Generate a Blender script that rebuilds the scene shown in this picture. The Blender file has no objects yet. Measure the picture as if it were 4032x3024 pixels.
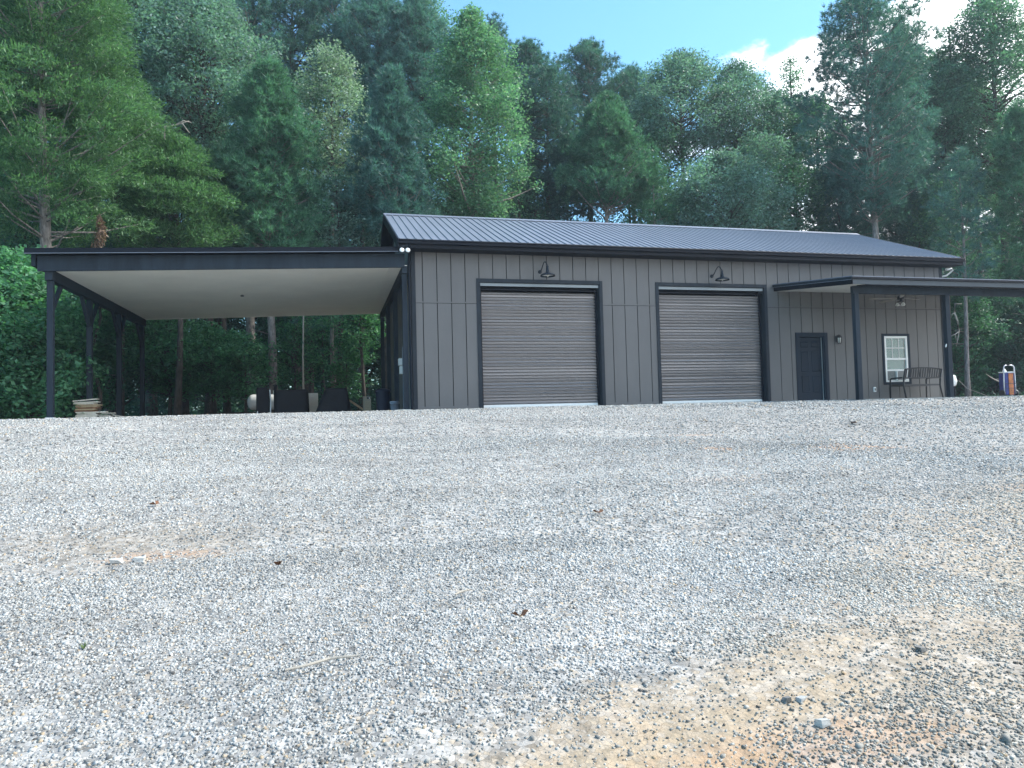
import bpy, math, random
import numpy as np
from mathutils import Vector, Matrix

# ---------------------------------------------------------------- scene, camera, sky, sun
sc = bpy.context.scene
C = sc.collection
FPX, YAW, PITCH, ROLL = 2833.6, .2471, .042, -.0256        # focal length in pixels of the 4032 px wide photo
CAM = Vector((-2.246, -20.115, -.181))
_f = Vector((math.sin(YAW)*math.cos(PITCH), math.cos(YAW)*math.cos(PITCH), math.sin(PITCH)))
_r0 = Vector((math.cos(YAW), -math.sin(YAW), 0)); _u0 = _r0.cross(_f)
_r = _r0*math.cos(ROLL) + _u0*math.sin(ROLL); _u = _u0*math.cos(ROLL) - _r0*math.sin(ROLL)
cd = bpy.data.cameras.new('camera'); cam = bpy.data.objects.new('camera', cd); C.objects.link(cam)
cd.sensor_fit = 'HORIZONTAL'; cd.sensor_width = 36; cd.lens = 36*FPX/4032
cd.clip_start = .05; cd.clip_end = 2000
m = Matrix((_r, _u, -_f)).transposed().to_4x4(); m.translation = CAM
cam.matrix_world = m
sc.camera = cam

SUN_EL, SUN_AZ = math.radians(52), math.radians(87)        # azimuth from +y (behind the building) towards +x
SUN_STRENGTH, SKY_STRENGTH, EXPOSURE = 2.8, .145, 1.14
w = bpy.data.worlds.new('World'); sc.world = w; w.use_nodes = True
nt = w.node_tree; N = nt.nodes; L = nt.links; N.clear()
out = N.new('ShaderNodeOutputWorld'); bg = N.new('ShaderNodeBackground'); bg.inputs[1].default_value = SKY_STRENGTH
sky = N.new('ShaderNodeTexSky'); sky.sky_type = 'NISHITA'; sky.sun_disc = False
sky.sun_elevation = SUN_EL; sky.sun_rotation = SUN_AZ
sky.air_density = 1.0; sky.dust_density = .3; sky.ozone_density = 1.6
tc = N.new('ShaderNodeTexCoord')
nz = N.new('ShaderNodeTexNoise'); nz.inputs['Scale'].default_value = 3.2; nz.inputs['Detail'].default_value = 9; nz.inputs['Roughness'].default_value = .55
mp = N.new('ShaderNodeMapping'); mp.inputs['Location'].default_value = (1.35, 2.1, .4); mp.inputs['Scale'].default_value = (1, 1, 1.5)
L.new(tc.outputs['Generated'], mp.inputs['Vector']); L.new(mp.outputs[0], nz.inputs['Vector'])
# a bank of cumulus low in the sky behind the wood: cloud likelihood falls with height, noise shapes its edge
dt = N.new('ShaderNodeVectorMath'); dt.operation = 'DOT_PRODUCT'
dt.inputs[1].default_value = Vector((1.0, -.30, -.75))
L.new(tc.outputs['Generated'], dt.inputs[0])
ad = N.new('ShaderNodeMath'); ad.operation = 'MULTIPLY_ADD'; ad.inputs[1].default_value = .9; L.new(dt.outputs['Value'], ad.inputs[0])
L.new(nz.outputs['Fac'], ad.inputs[2])
rp = N.new('ShaderNodeMapRange'); rp.inputs['From Min'].default_value = .52; rp.inputs['From Max'].default_value = .59; rp.interpolation_type = 'SMOOTHSTEP'
L.new(ad.outputs[0], rp.inputs['Value'])
mx = N.new('ShaderNodeMix'); mx.data_type = 'RGBA'
tint = N.new('ShaderNodeMix'); tint.data_type = 'RGBA'; tint.blend_type = 'MULTIPLY'; tint.inputs[0].default_value = 1; tint.inputs[7].default_value = (.66, .98, 1.0, 1)
L.new(sky.outputs[0], tint.inputs[6])
L.new(rp.outputs[0], mx.inputs[0]); L.new(tint.outputs[2], mx.inputs[6]); mx.inputs[7].default_value = (8.5, 8.8, 9.2, 1)
L.new(mx.outputs[2], bg.inputs[0]); L.new(bg.outputs[0], out.inputs[0])
sd = bpy.data.lights.new('sun', 'SUN'); sd.energy = SUN_STRENGTH; sd.angle = math.radians(1.2); sd.color = (1, .95, .86)
sun = bpy.data.objects.new('sun', sd); C.objects.link(sun)
sdir = Vector((math.sin(SUN_AZ)*math.cos(SUN_EL), math.cos(SUN_AZ)*math.cos(SUN_EL), math.sin(SUN_EL)))
sun.rotation_euler = sdir.to_track_quat('Z', 'Y').to_euler(); sun.location = (0, 0, 40)
sc.view_settings.view_transform = 'Standard'; sc.view_settings.look = 'None'; sc.view_settings.gamma = 1
sc.view_settings.exposure = EXPOSURE
try:
    sc.cycles.max_bounces = 8; sc.cycles.diffuse_bounces = 4; sc.cycles.transparent_max_bounces = 4
    sc.cycles.transmission_bounces = 4; sc.cycles.sample_clamp_indirect = 6
    sc.cycles.use_denoising = True
except Exception: pass
PI = math.pi

# ---------------------------------------------------------------- helpers
def at(px, py, Y):
    """point of the world seen at photo pixel (2212 px wide copy) at depth y = Y"""
    s = 4032/2212
    d = _f + _r*((px*s-2016)/FPX) - _u*((py*s-1512)/FPX)
    return CAM + d*((Y-CAM.y)/d.y)
def ground_z(x, y):
    d = -y
    z = 0 if d < 0 else -.01*d - .097*(math.sqrt((d-4.5)**2+.5)+(d-4.5))*.5
    if x < -9.55 and y > -13: z -= .10*(-9.55-x)**1.2*min(1, (y+13)/6)
    return z

class MB:
    def __init__(s): s.v = []; s.f = []
    def add(s, vs, fs):
        n = len(s.v); s.v += [tuple(p) for p in vs]; s.f += [tuple(i+n for i in q) for q in fs]; return s
    def box(s, x0, x1, y0, y1, z0, z1, M=None):
        vs = [Vector(p) for p in ((x0,y0,z0),(x1,y0,z0),(x1,y1,z0),(x0,y1,z0),(x0,y0,z1),(x1,y0,z1),(x1,y1,z1),(x0,y1,z1))]
        if M: vs = [M @ p for p in vs]
        return s.add(vs, [(0,3,2,1),(4,5,6,7),(0,1,5,4),(1,2,6,5),(2,3,7,6),(3,0,4,7)])
    def prism(s, pts, axis, a, b):
        """closed polygon in the plane normal to axis, extruded from a to b"""
        n = len(pts); vs = []
        for t in (a, b):
            for p, q in pts: vs.append({'x': (t,p,q), 'y': (p,t,q), 'z': (p,q,t)}[axis])
        fs = [tuple(range(n))[::-1], tuple(range(n, 2*n))] + [(i, (i+1)%n, (i+1)%n+n, i+n) for i in range(n)]
        return s.add(vs, fs)
    def tube(s, pts, rad, k=8, cap=True):
        pts = [Vector(p) for p in pts]
        if not hasattr(rad, '__len__'): rad = [rad]*len(pts)
        n0 = len(s.v); up = None
        for i, p in enumerate(pts):
            t = (pts[min(i+1, len(pts)-1)] - pts[max(i-1, 0)]).normalized()
            if up is None:
                up = Vector((0,0,1)) if abs(t.z) < .9 else Vector((1,0,0))
            a = t.cross(up).normalized(); b = t.cross(a).normalized(); up = -b if False else up
            for j in range(k):
                an = 2*PI*j/k; q = p + (a*math.cos(an)+b*math.sin(an))*rad[i]; s.v.append(tuple(q))
        for i in range(len(pts)-1):
            for j in range(k):
                s.f.append((n0+i*k+j, n0+i*k+(j+1)%k, n0+(i+1)*k+(j+1)%k, n0+(i+1)*k+j))
        if cap:
            s.f.append(tuple(n0+j for j in range(k))[::-1]); s.f.append(tuple(n0+(len(pts)-1)*k+j for j in range(k)))
        return s
    def lathe(s, prof, M=None, k=20):
        """profile of (radius, height) about z"""
        M = M or Matrix(); n0 = len(s.v)
        for r_, z_ in prof:
            for j in range(k):
                an = 2*PI*j/k; s.v.append(tuple(M @ Vector((r_*math.cos(an), r_*math.sin(an), z_))))
        for i in range(len(prof)-1):
            for j in range(k):
                s.f.append((n0+i*k+j, n0+i*k+(j+1)%k, n0+(i+1)*k+(j+1)%k, n0+(i+1)*k+j))
        s.f.append(tuple(n0+j for j in range(k))[::-1]); s.f.append(tuple(n0+(len(prof)-1)*k+j for j in range(k)))
        return s
    def build(s, name, mat, parent=None, smooth=False, bevel=0, off=None):
        me = bpy.data.meshes.new(name); me.from_pydata(s.v, [], s.f); me.validate()
        me.materials.append(mat)
        if smooth: me.shade_smooth()
        o = bpy.data.objects.new(name, me); C.objects.link(o)
        if parent is not None:
            o.parent = parent
            if parent.parent is None: o.location = -Vector(parent.location)      # meshes are written in world coordinates
        if bevel:
            b = o.modifiers.new('bevel', 'BEVEL'); b.width = bevel; b.segments = 2; b.limit_method = 'ANGLE'
        return o

def build_each(mb, name, mat, parent, **k):
    for i in range(len(mb.v)//8):
        q = MB(); q.v = mb.v[i*8:i*8+8]; q.f = [tuple(j-i*8 for j in f) for f in mb.f if i*8 <= f[0] < i*8+8]; q.build(name, mat, parent, **k)

def tag(o, label=None, cat=None, group=None, kind=None):
    if label: o['label'] = label
    if cat: o['category'] = cat
    if group: o['group'] = group
    if kind: o['kind'] = kind
    return o
def empty(name, loc, label, cat, group=None):
    o = bpy.data.objects.new(name, None); C.objects.link(o); o.location = loc; o.empty_display_size = .3
    return tag(o, label, cat, group)

# ---------------------------------------------------------------- materials
def mat(name, col, rough=.6, var=.12, scale=3, bump=0, bscale=60, metal=0, spec=.5, stretch=None, col2=None):
    m = bpy.data.materials.new(name); m.use_nodes = True
    t = m.node_tree; N = t.nodes; L = t.links; b = N['Principled BSDF']
    b.inputs['Roughness'].default_value = rough; b.inputs['Metallic'].default_value = metal
    b.inputs['Specular IOR Level'].default_value = spec
    tc = N.new('ShaderNodeTexCoord'); mp = N.new('ShaderNodeMapping')
    if stretch: mp.inputs['Scale'].default_value = stretch
    L.new(tc.outputs['Object'], mp.inputs[0])
    n1 = N.new('ShaderNodeTexNoise'); n1.inputs['Scale'].default_value = scale; n1.inputs['Detail'].default_value = 7; n1.inputs['Roughness'].default_value = .65
    L.new(mp.outputs[0], n1.inputs['Vector'])
    cr = N.new('ShaderNodeValToRGB'); c2 = col2 or [min(1, c*(1+var)) for c in col]
    cr.color_ramp.elements[0].position = .32; cr.color_ramp.elements[1].position = .68
    cr.color_ramp.elements[0].color = (*[c*(1-var) for c in col], 1); cr.color_ramp.elements[1].color = (*c2, 1)
    L.new(n1.outputs['Fac'], cr.inputs[0]); L.new(cr.outputs[0], b.inputs['Base Color'])
    rr = N.new('ShaderNodeMapRange'); rr.inputs['To Min'].default_value = max(0, rough-.08); rr.inputs['To Max'].default_value = min(1, rough+.1)
    L.new(n1.outputs['Fac'], rr.inputs['Value']); L.new(rr.outputs[0], b.inputs['Roughness'])
    if bump:
        n2 = N.new('ShaderNodeTexNoise'); n2.inputs['Scale'].default_value = bscale; n2.inputs['Detail'].default_value = 4
        L.new(mp.outputs[0], n2.inputs['Vector'])
        bp = N.new('ShaderNodeBump'); bp.inputs['Strength'].default_value = bump; bp.inputs['Distance'].default_value = .01
        L.new(n2.outputs['Fac'], bp.inputs['Height']); L.new(bp.outputs[0], b.inputs['Normal'])
    return m

def foliage_mat(name, dark, light, trans=.3, hue2=None):
    m = bpy.data.materials.new(name); m.use_nodes = True
    t = m.node_tree; N = t.nodes; L = t.links; N.clear()
    out = N.new('ShaderNodeOutputMaterial'); g = N.new('ShaderNodeNewGeometry'); oi = N.new('ShaderNodeObjectInfo')
    cr = N.new('ShaderNodeValToRGB'); e = cr.color_ramp.elements
    e[0].color = (*dark, 1); e[1].color = (*light, 1)
    if hue2: x = cr.color_ramp.elements.new(.93); x.color = (*light, 1); e[-1].color = (*hue2, 1)
    L.new(g.outputs['Random Per Island'], cr.inputs[0])
    tcx = N.new('ShaderNodeTexCoord'); nz = N.new('ShaderNodeTexNoise'); nz.inputs['Scale'].default_value = .75; nz.inputs['Detail'].default_value = 5
    L.new(tcx.outputs['Object'], nz.inputs['Vector'])
    mr = N.new('ShaderNodeMapRange'); mr.inputs['From Min'].default_value = .3; mr.inputs['From Max'].default_value = .7
    mr.inputs['To Min'].default_value = .62; mr.inputs['To Max'].default_value = 1.42  # noise paints lighter and darker clumps into the leaf colour, like clump shading
    L.new(nz.outputs['Fac'], mr.inputs['Value'])
    mul = N.new('ShaderNodeVectorMath'); mul.operation = 'SCALE'; L.new(cr.outputs[0], mul.inputs[0]); L.new(mr.outputs[0], mul.inputs['Scale'])
    p = N.new('ShaderNodeBsdfPrincipled'); p.inputs['Roughness'].default_value = .5; p.inputs['Specular IOR Level'].default_value = .35
    tr = N.new('ShaderNodeBsdfTranslucent'); ms = N.new('ShaderNodeMixShader'); ms.inputs[0].default_value = trans
    tm = N.new('ShaderNodeMix'); tm.data_type = 'RGBA'; tm.blend_type = 'MULTIPLY'; tm.inputs[0].default_value = 1; tm.inputs[7].default_value = (1.1, 1.4, .75, 1)
    L.new(mul.outputs[0], p.inputs['Base Color']); L.new(mul.outputs[0], tm.inputs[6]); L.new(tm.outputs[2], tr.inputs[0])
    L.new(p.outputs[0], ms.inputs[1]); L.new(tr.outputs[0], ms.inputs[2]); L.new(ms.outputs[0], out.inputs[0])
    return m

def bark_mat(name, a, b):
    m = mat(name, a, rough=.9, var=.35, scale=5, bump=1.0, bscale=14, stretch=(3, 3, .8), col2=b)
    return m

M = {
 'wall': mat('painted_board_wall', (.142,.140,.139), .62, .10, 1.3, .25, 90, stretch=(1,1,.35)),
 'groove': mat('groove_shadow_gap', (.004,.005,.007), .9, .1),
 'trim': mat('slate_black_trim', (.026,.034,.044), .6, .18, 3, .15, 60, spec=.2),
 'slate': mat('slate_grey_fascia_paint', (.085,.100,.115), .6, .1, 3, .1, 60, spec=.3),
 'timber': mat('black_stained_timber', (.026,.037,.050), .7, .25, 4, .4, 40, spec=.2, stretch=(1,1,.2)),
 'gutter': mat('black_gutter_metal', (.006,.009,.016), .5, .15, 3, spec=.2),
 'roof': mat('charcoal_metal_roof', (.22,.245,.30), .42, .07, 1.2, .05, 30, metal=.25),
 'curtain': mat('rollup_door_steel', (.25,.238,.238), .30, .07, .8, .08, 40, metal=.25, stretch=(.35,1,3)),
 'aluminium': mat('bare_aluminium', (.72,.74,.74), .35, .06, 3, metal=.3),
 'hood': mat('grey_green_hood', (.24,.28,.30), .4, .06, 3),
 'ceil': mat('carport_ceiling_panel', (.88,.85,.76), .5, .05, .9, .05, 20),
 'pceil': mat('porch_ceiling_board', (.66,.66,.61), .55, .05, 3, stretch=(1, 12, 1)),
 'door': mat('navy_black_door_paint', (.010,.022,.038), .55, .12, 2, spec=.2),
 'white': mat('white_vinyl', (.86,.88,.86), .4, .03, 4),
 'blind': mat('pale_green_blind', (.20,.44,.36), .6, .06, 3),
 'acgrey': mat('grey_plastic_grille', (.16,.17,.17), .5, .1, 8),
 'black': mat('black_metal_paint', (.02,.024,.03), .4, .2, 5),
 'blackcloth': mat('black_cover_fabric', (.010,.011,.016), .8, .3, 4, .6, 12),
 'tan': mat('tan_plastic', (.30,.27,.21), .6, .1, 4),
 'tank': mat('white_tank_paint', (.60,.62,.62), .5, .07, 3),
 'bin': mat('dark_blue_bin_plastic', (.018,.024,.05), .45, .1, 4),
 'bucket': mat('grey_bucket_plastic', (.22,.25,.30), .5, .12, 8),
 'concrete': mat('pale_concrete', (.40,.395,.37), .8, .1, 3, .3, 50),
 'slab': mat('light_bounce_concrete', (.62,.61,.57), .85, .1, 2, .3, 50),  # floor lightened to bounce more light onto the carport ceiling
 'wood': mat('weathered_board', (.42,.33,.21), .7, .2, 5, .3, 40, stretch=(1,8,8)),
 'woodpale': mat('pale_cut_board', (.68,.66,.58), .7, .1, 5, .3, 40, stretch=(1,8,8)),
 'woodbrown': mat('brown_board', (.22,.11,.05), .7, .25, 5, .3, 40, stretch=(1,8,8)),
 'fanblade': mat('grey_wood_blade', (.28,.26,.23), .5, .15, 8),
 'frost': mat('frosted_glass_shade', (.70,.70,.66), .35, .04, 4),
 'blue': mat('blue_woven_cloth', (.035,.05,.20), .75, .35, 14, .4, 60),
 'orange': mat('faded_orange_print', (.42,.15,.055), .7, .45, 9, .3, 40),
 'chrome': mat('pale_painted_tube', (.62,.66,.72), .3, .05, 6, metal=.2),
 'pine_bark': bark_mat('pine_bark', (.15,.135,.125), (.36,.33,.31)),
 'dark_bark': bark_mat('dark_bark', (.05,.045,.042), (.13,.115,.10)),
 'pale_bark': bark_mat('pale_bark', (.20,.18,.15), (.38,.35,.30)),
 'dead': mat('dead_wood_grey', (.38,.35,.30), .9, .2, 6, .3, 30),
 'deadleaf': mat('brown_dead_leaf', (.13,.06,.03), .8, .4, 20),
 'bush_green': mat('weed_green', (.05,.09,.02), .7, .3, 20),
 'stone': mat('pale_rock', (.42,.42,.40), .85, .2, 20, .5, 40),
 'darkstone': mat('grey_rock', (.16,.16,.155), .85, .2, 20, .5, 40),
}
g = bpy.data.materials.new('window_glass'); g.use_nodes = True
b_ = g.node_tree.nodes['Principled BSDF']; b_.inputs['Base Color'].default_value = (.9, 1, .96, 1); b_.inputs['Roughness'].default_value = .02
b_.inputs['Transmission Weight'].default_value = .93; b_.inputs['IOR'].default_value = 1.45; M['glass'] = g

FOL = {
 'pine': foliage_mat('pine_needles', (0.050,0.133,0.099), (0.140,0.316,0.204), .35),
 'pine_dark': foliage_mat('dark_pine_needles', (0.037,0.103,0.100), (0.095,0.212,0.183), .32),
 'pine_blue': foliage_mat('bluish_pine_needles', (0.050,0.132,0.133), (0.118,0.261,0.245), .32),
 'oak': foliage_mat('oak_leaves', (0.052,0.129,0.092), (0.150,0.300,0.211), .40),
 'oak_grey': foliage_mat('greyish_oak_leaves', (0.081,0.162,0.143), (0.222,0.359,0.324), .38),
 'oak_tan': foliage_mat('tan_tinged_oak_leaves', (0.132,0.222,0.167), (0.366,0.466,0.398), .35, (0.381,0.468,0.399)),
 'gum': foliage_mat('sweetgum_leaves', (0.072,0.177,0.117), (0.188,0.356,0.229), .42, (0.278,0.370,0.234)),
 'cedar': foliage_mat('cedar_sprays', (0.050,0.122,0.066), (0.135,0.262,0.124), .35, (0.197,0.333,0.152)),
 'maple': foliage_mat('maple_leaves', (0.055,0.165,0.100), (0.149,0.339,0.189), .45),
 'maple_dark': foliage_mat('shaded_understory_leaves', (0.037,0.109,0.080), (0.092,0.220,0.133), .40),
 'dark': foliage_mat('wood_shade_leaves', (0.030,0.087,0.073), (0.078,0.182,0.136), .35),  # leaf colour darkened to stand in for shade inside the wood
 'deadfol': foliage_mat('dead_brown_foliage', (0.110,0.072,0.052), (0.260,0.175,0.125), .20),
}

# ---------------------------------------------------------------- the ground
def gravel_nodes(name, forest=False):
    m = bpy.data.materials.new(name); m.use_nodes = True
    t = m.node_tree; N = t.nodes; L = t.links; b = N['Principled BSDF']; b.inputs['Roughness'].default_value = .85; b.inputs['Specular IOR Level'].default_value = .25
    tc = N.new('ShaderNodeTexCoord'); P = tc.outputs['Object']
    def noise(s, d=6, r=.6):
        n = N.new('ShaderNodeTexNoise'); n.inputs['Scale'].default_value = s; n.inputs['Detail'].default_value = d; n.inputs['Roughness'].default_value = r
        L.new(P, n.inputs['Vector']); return n.outputs['Fac']
    def mathn(op, a, b_=None, c=None, clamp=False):
        n = N.new('ShaderNodeMath'); n.operation = op; n.use_clamp = clamp
        for i, v in enumerate((a, b_, c)):
            if v is None: continue
            if hasattr(v, 'default_value') or hasattr(v, 'links'): L.new(v, n.inputs[i])
            else: n.inputs[i].default_value = v
        return n.outputs[0]
    def rng(v, a, b_, c=0, d=1):
        n = N.new('ShaderNodeMapRange'); n.interpolation_type = 'SMOOTHSTEP'
        n.inputs['From Min'].default_value = a; n.inputs['From Max'].default_value = b_; n.inputs['To Min'].default_value = c; n.inputs['To Max'].default_value = d
        L.new(v, n.inputs['Value']); return n.outputs[0]
    def ramp(v, cols):
        n = N.new('ShaderNodeValToRGB'); e = n.color_ramp.elements
        e[0].position, e[0].color = cols[0][0], (*cols[0][1], 1); e[1].position, e[1].color = cols[-1][0], (*cols[-1][1], 1)
        for p_, c_ in cols[1:-1]: x = e.new(p_); x.color = (*c_, 1)
        L.new(v, n.inputs[0]); return n.outputs[0]
    def mixc(f, a, b_, mode='MIX'):
        n = N.new('ShaderNodeMix'); n.data_type = 'RGBA'; n.blend_type = mode
        if hasattr(f, 'links'): L.new(f, n.inputs[0])
        else: n.inputs[0].default_value = f
        for i, v in ((6, a), (7, b_)):
            if hasattr(v, 'links'): L.new(v, n.inputs[i])
            else: n.inputs[i].default_value = (*v, 1)
        return n.outputs[2]
    if forest:
        c = ramp(noise(9, 8), [(.3, (.018,.013,.010)), (.55, (.05,.032,.024)), (.75, (.10,.065,.045))])
        L.new(c, b.inputs['Base Color'])
        bp = N.new('ShaderNodeBump'); bp.inputs['Strength'].default_value = 1; bp.inputs['Distance'].default_value = .04
        L.new(noise(14, 8), bp.inputs['Height']); L.new(bp.outputs[0], b.inputs['Normal']); return m
    # stones: two sizes of cells
    def vor(s, feat='F1'):
        n = N.new('ShaderNodeTexVoronoi'); n.feature = feat; n.inputs['Scale'].default_value = s; L.new(P, n.inputs['Vector']); return n
    v1 = vor(34); v2 = vor(19); e1 = vor(34, 'DISTANCE_TO_EDGE')
    r1 = N.new('ShaderNodeSeparateColor'); L.new(v1.outputs['Color'], r1.inputs[0])
    r2 = N.new('ShaderNodeSeparateColor'); L.new(v2.outputs['Color'], r2.inputs[0])
    base = ramp(r1.outputs[0], [(0, (.15,.148,.142)), (.25, (.30,.296,.285)), (.6, (.44,.435,.42)), (1, (.58,.57,.55))])
    base = mixc(.35, base, ramp(r2.outputs[1], [(0, (.14,.138,.134)), (.5, (.36,.355,.345)), (1, (.55,.54,.52))]))
    warm = rng(r1.outputs[1], .82, .9); base = mixc(mathn('MULTIPLY', warm, .5), base, (.52,.43,.32))
    gap = rng(e1.outputs['Distance'], .0, .007); base = mixc(gap, (.045,.042,.038), base)  # shade between the stones put into the colour as dark cell edges
    # broad tone changes: tyre runs and settled fines
    big = rng(noise(.45, 4), .3, .7, .74, 1.0)
    mid = rng(noise(6, 6, .7), .32, .62, .70, 1.10)
    sc_ = N.new('ShaderNodeVectorMath'); sc_.operation = 'SCALE'; L.new(base, sc_.inputs[0]); L.new(mathn('MULTIPLY', big, mid), sc_.inputs['Scale'])
    base = sc_.outputs[0]
    # bare clay / sand showing through in patches
    sep = N.new('ShaderNodeSeparateXYZ'); L.new(P, sep.inputs[0])
    wob = noise(1.7, 6, .7); wob2 = noise(5.5, 5, .7)
    masks = []
    def patch(cx, cy, rx, ry, rot=0, soft=.45, amt=1):
        x = mathn('SUBTRACT', sep.outputs[0], cx); y = mathn('SUBTRACT', sep.outputs[1], cy)
        c_, s_ = math.cos(rot), math.sin(rot)
        u = mathn('ADD', mathn('MULTIPLY', x, c_/rx), mathn('MULTIPLY', y, s_/rx)); v = mathn('ADD', mathn('MULTIPLY', x, -s_/ry), mathn('MULTIPLY', y, c_/ry))
        d = mathn('SQRT', mathn('ADD', mathn('MULTIPLY', u, u), mathn('MULTIPLY', v, v)))
        d = mathn('ADD', d, mathn('MULTIPLY_ADD', wob, 2.2, -1.1)); d = mathn('ADD', d, mathn('MULTIPLY_ADD', wob2, .9, -.45))
        return mathn('MULTIPLY', rng(d, 1+soft, 1-soft), amt)
    sand = None
    for a in ((-.80,-17.50,1.05,.24,.16,.6,.8), (-.35,-17.15,1.2,.22,.25,.6,.6), (-1.35,-17.75,.7,.25,0,.5,.9), (.3,-17.5,1.0,.35,.2,.7,.45),
              (-3.7,-14.1,1.0,.5,0,.8,.25), (3.6,-15.0,1.8,.7,.45,.8,.45), (2.2,-16.2,1.8,.8,.45,.8,.5), (5.5,-13.9,1.8,.6,.45,.8,.35), (1.0,-17.0,1.6,.5,.45,.7,.5)):
        p_ = patch(*a); sand = p_ if sand is None else mathn('MAXIMUM', sand, p_)
    clay = None
    for a in ((4.73,-11.4,.5,.30,.2,.5,1), (5.3,-11.3,.6,.16,0,.5,.6), (3.0,-11.1,.3,.14,0,.5,.8), (-5.6,-10.4,.4,.16,0,.5,.5), (-.6,-17.75,.55,.16,0,.5,.4),
              (-3.5,-14.4,.35,.12,0,.6,.5), (3.35,-9.6,.5,.12,0,.6,.35), (2.6,-10.3,.8,.3,0,.6,.3), (5.2,-14.1,.6,.25,0,.6,.35), (2.0,-12.9,.4,.15,0,.6,.2), (-8.3,-5.5,.9,.2,0,.6,.35)):
        p_ = patch(*a); clay = p_ if clay is None else mathn('MAXIMUM', clay, p_)
    sandc = ramp(noise(22, 6), [(.3, (.34,.255,.165)), (.7, (.48,.375,.25))])
    clayc = ramp(noise(18, 5), [(.3, (.38,.20,.10)), (.7, (.58,.36,.21))])
    # loose stones stay on top of the sand
    keep = rng(r1.outputs[2], .70, .95, 1, .75)
    f1 = mathn('MULTIPLY', sand, keep); f2 = mathn('MULTIPLY', clay, keep)
    base = mixc(f1, base, sandc); base = mixc(f2, base, clayc)
    L.new(base, b.inputs['Base Color'])
    h = mathn('MULTIPLY', rng(e1.outputs['Distance'], 0, .010), mathn('MULTIPLY_ADD', r1.outputs[0], .6, .5))
    h = mathn('MULTIPLY', h, mathn('MULTIPLY_ADD', mathn('MAXIMUM', f1, f2), -.85, 1))
    h2 = mathn('MULTIPLY', rng(v2.outputs['Distance'], .0, .035, 1, 0), .5)
    h = mathn('ADD', h, h2)
    bp = N.new('ShaderNodeBump'); bp.inputs['Strength'].default_value = 1; bp.inputs['Distance'].default_value = .016
    L.new(h, bp.inputs['Height'])
    b2 = N.new('ShaderNodeBump'); b2.inputs['Strength'].default_value = .8; b2.inputs['Distance'].default_value = .10
    L.new(noise(2.6, 5, .6), b2.inputs['Height']); L.new(b2.outputs[0], bp.inputs['Normal'])
    L.new(bp.outputs[0], b.inputs['Normal'])
    return m
GRAVEL = gravel_nodes('grey_gravel'); FOREST = gravel_nodes('forest_floor', True)

def sheet(name, xs, ys, zf, m, clip=None):
    v = []; f = []; nx = len(xs)
    for y in ys:
        for x in xs: v.append((x, y, zf(x, y)))
    for j in range(len(ys)-1):
        for i in range(nx-1):
            if clip and not clip((xs[i]+xs[i+1])/2, (ys[j]+ys[j+1])/2): continue
            f.append((j*nx+i, j*nx+i+1, (j+1)*nx+i+1, (j+1)*nx+i))
    o = MB(); o.v = v; o.f = f; r_ = o.build(name, m); r_.data.shade_smooth(); return r_
fr = lambda a, b, s: [a + s*i for i in range(int(round((b-a)/s))+1)]
def hum(x, y):
    return .02*math.sin(x*.9+1.3*math.sin(y*.7)) + .015*math.sin(y*1.7+x*.6) + .012*math.sin(x*2.6-y*1.9)
def gz(x, y):
    k = min(1, max(0, (-y-1.5)/4))
    return ground_z(x, y) + hum(x, y)*k - (.008 if y > -.6 else .002)
def floor_z(x, y):
    if y < 1: return gz(x, min(y, 0)) - .25
    k = min(1, (y-1)/8)
    h = -.04 + .0*k
    if y > 6: h += .22*math.exp(-((x+7)/3.2)**2-((y-13)/2.5)**2)
    h += .08*math.sin(x*.8)*math.sin(y*.6)*k
    if x < -9.5: h -= .10*(-9.5-x)**1.1 if x > -30 else 3
    return h - .02
ys_f = [-200,-120,-80,-60,-40] + fr(-30, 60, 1.0) + [75,100,150,300,600,1200]
xs_f = [-1200,-500,-200,-120,-80] + fr(-60, 80, 1.0) + [100,150,300,600,1200]
def fz(x, y):
    return max(-14, floor_z(max(-40, min(70, x)), max(-45, min(60, y)))) - (0 if y > -45 else .02)
tag(sheet('ground', xs_f, ys_f, fz, FOREST), 'dark brown leaf litter floor of the wood behind the gravel', kind='structure')
def in_gravel(x, y):
    left = -10.1 - .25*math.sin(y*1.3) - (.15*max(0, -y))
    if y > .15: return 18.3 < x < 40 and y < 2.2 + .35*math.sin(x*.9)
    return x > left
tag(sheet('gravel', fr(-24, 46, .25), fr(-34, 3, .25), gz, GRAVEL, in_gravel), 'pale grey crushed gravel yard sloping up to the building', kind='structure')
pad = MB(); pad.box(-9.4, -.02, -.10, 9.6, -.12, .0); tag(pad.build('carport_floor', M['slab']), 'thin pale concrete floor slab under the carport', kind='structure')
pad = MB(); pad.box(12.1, 18.6, -3.25, -.02, -.16, -.012); tag(pad.build('porch_floor', M['concrete']), 'pale concrete slab under the porch', kind='structure')

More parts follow.
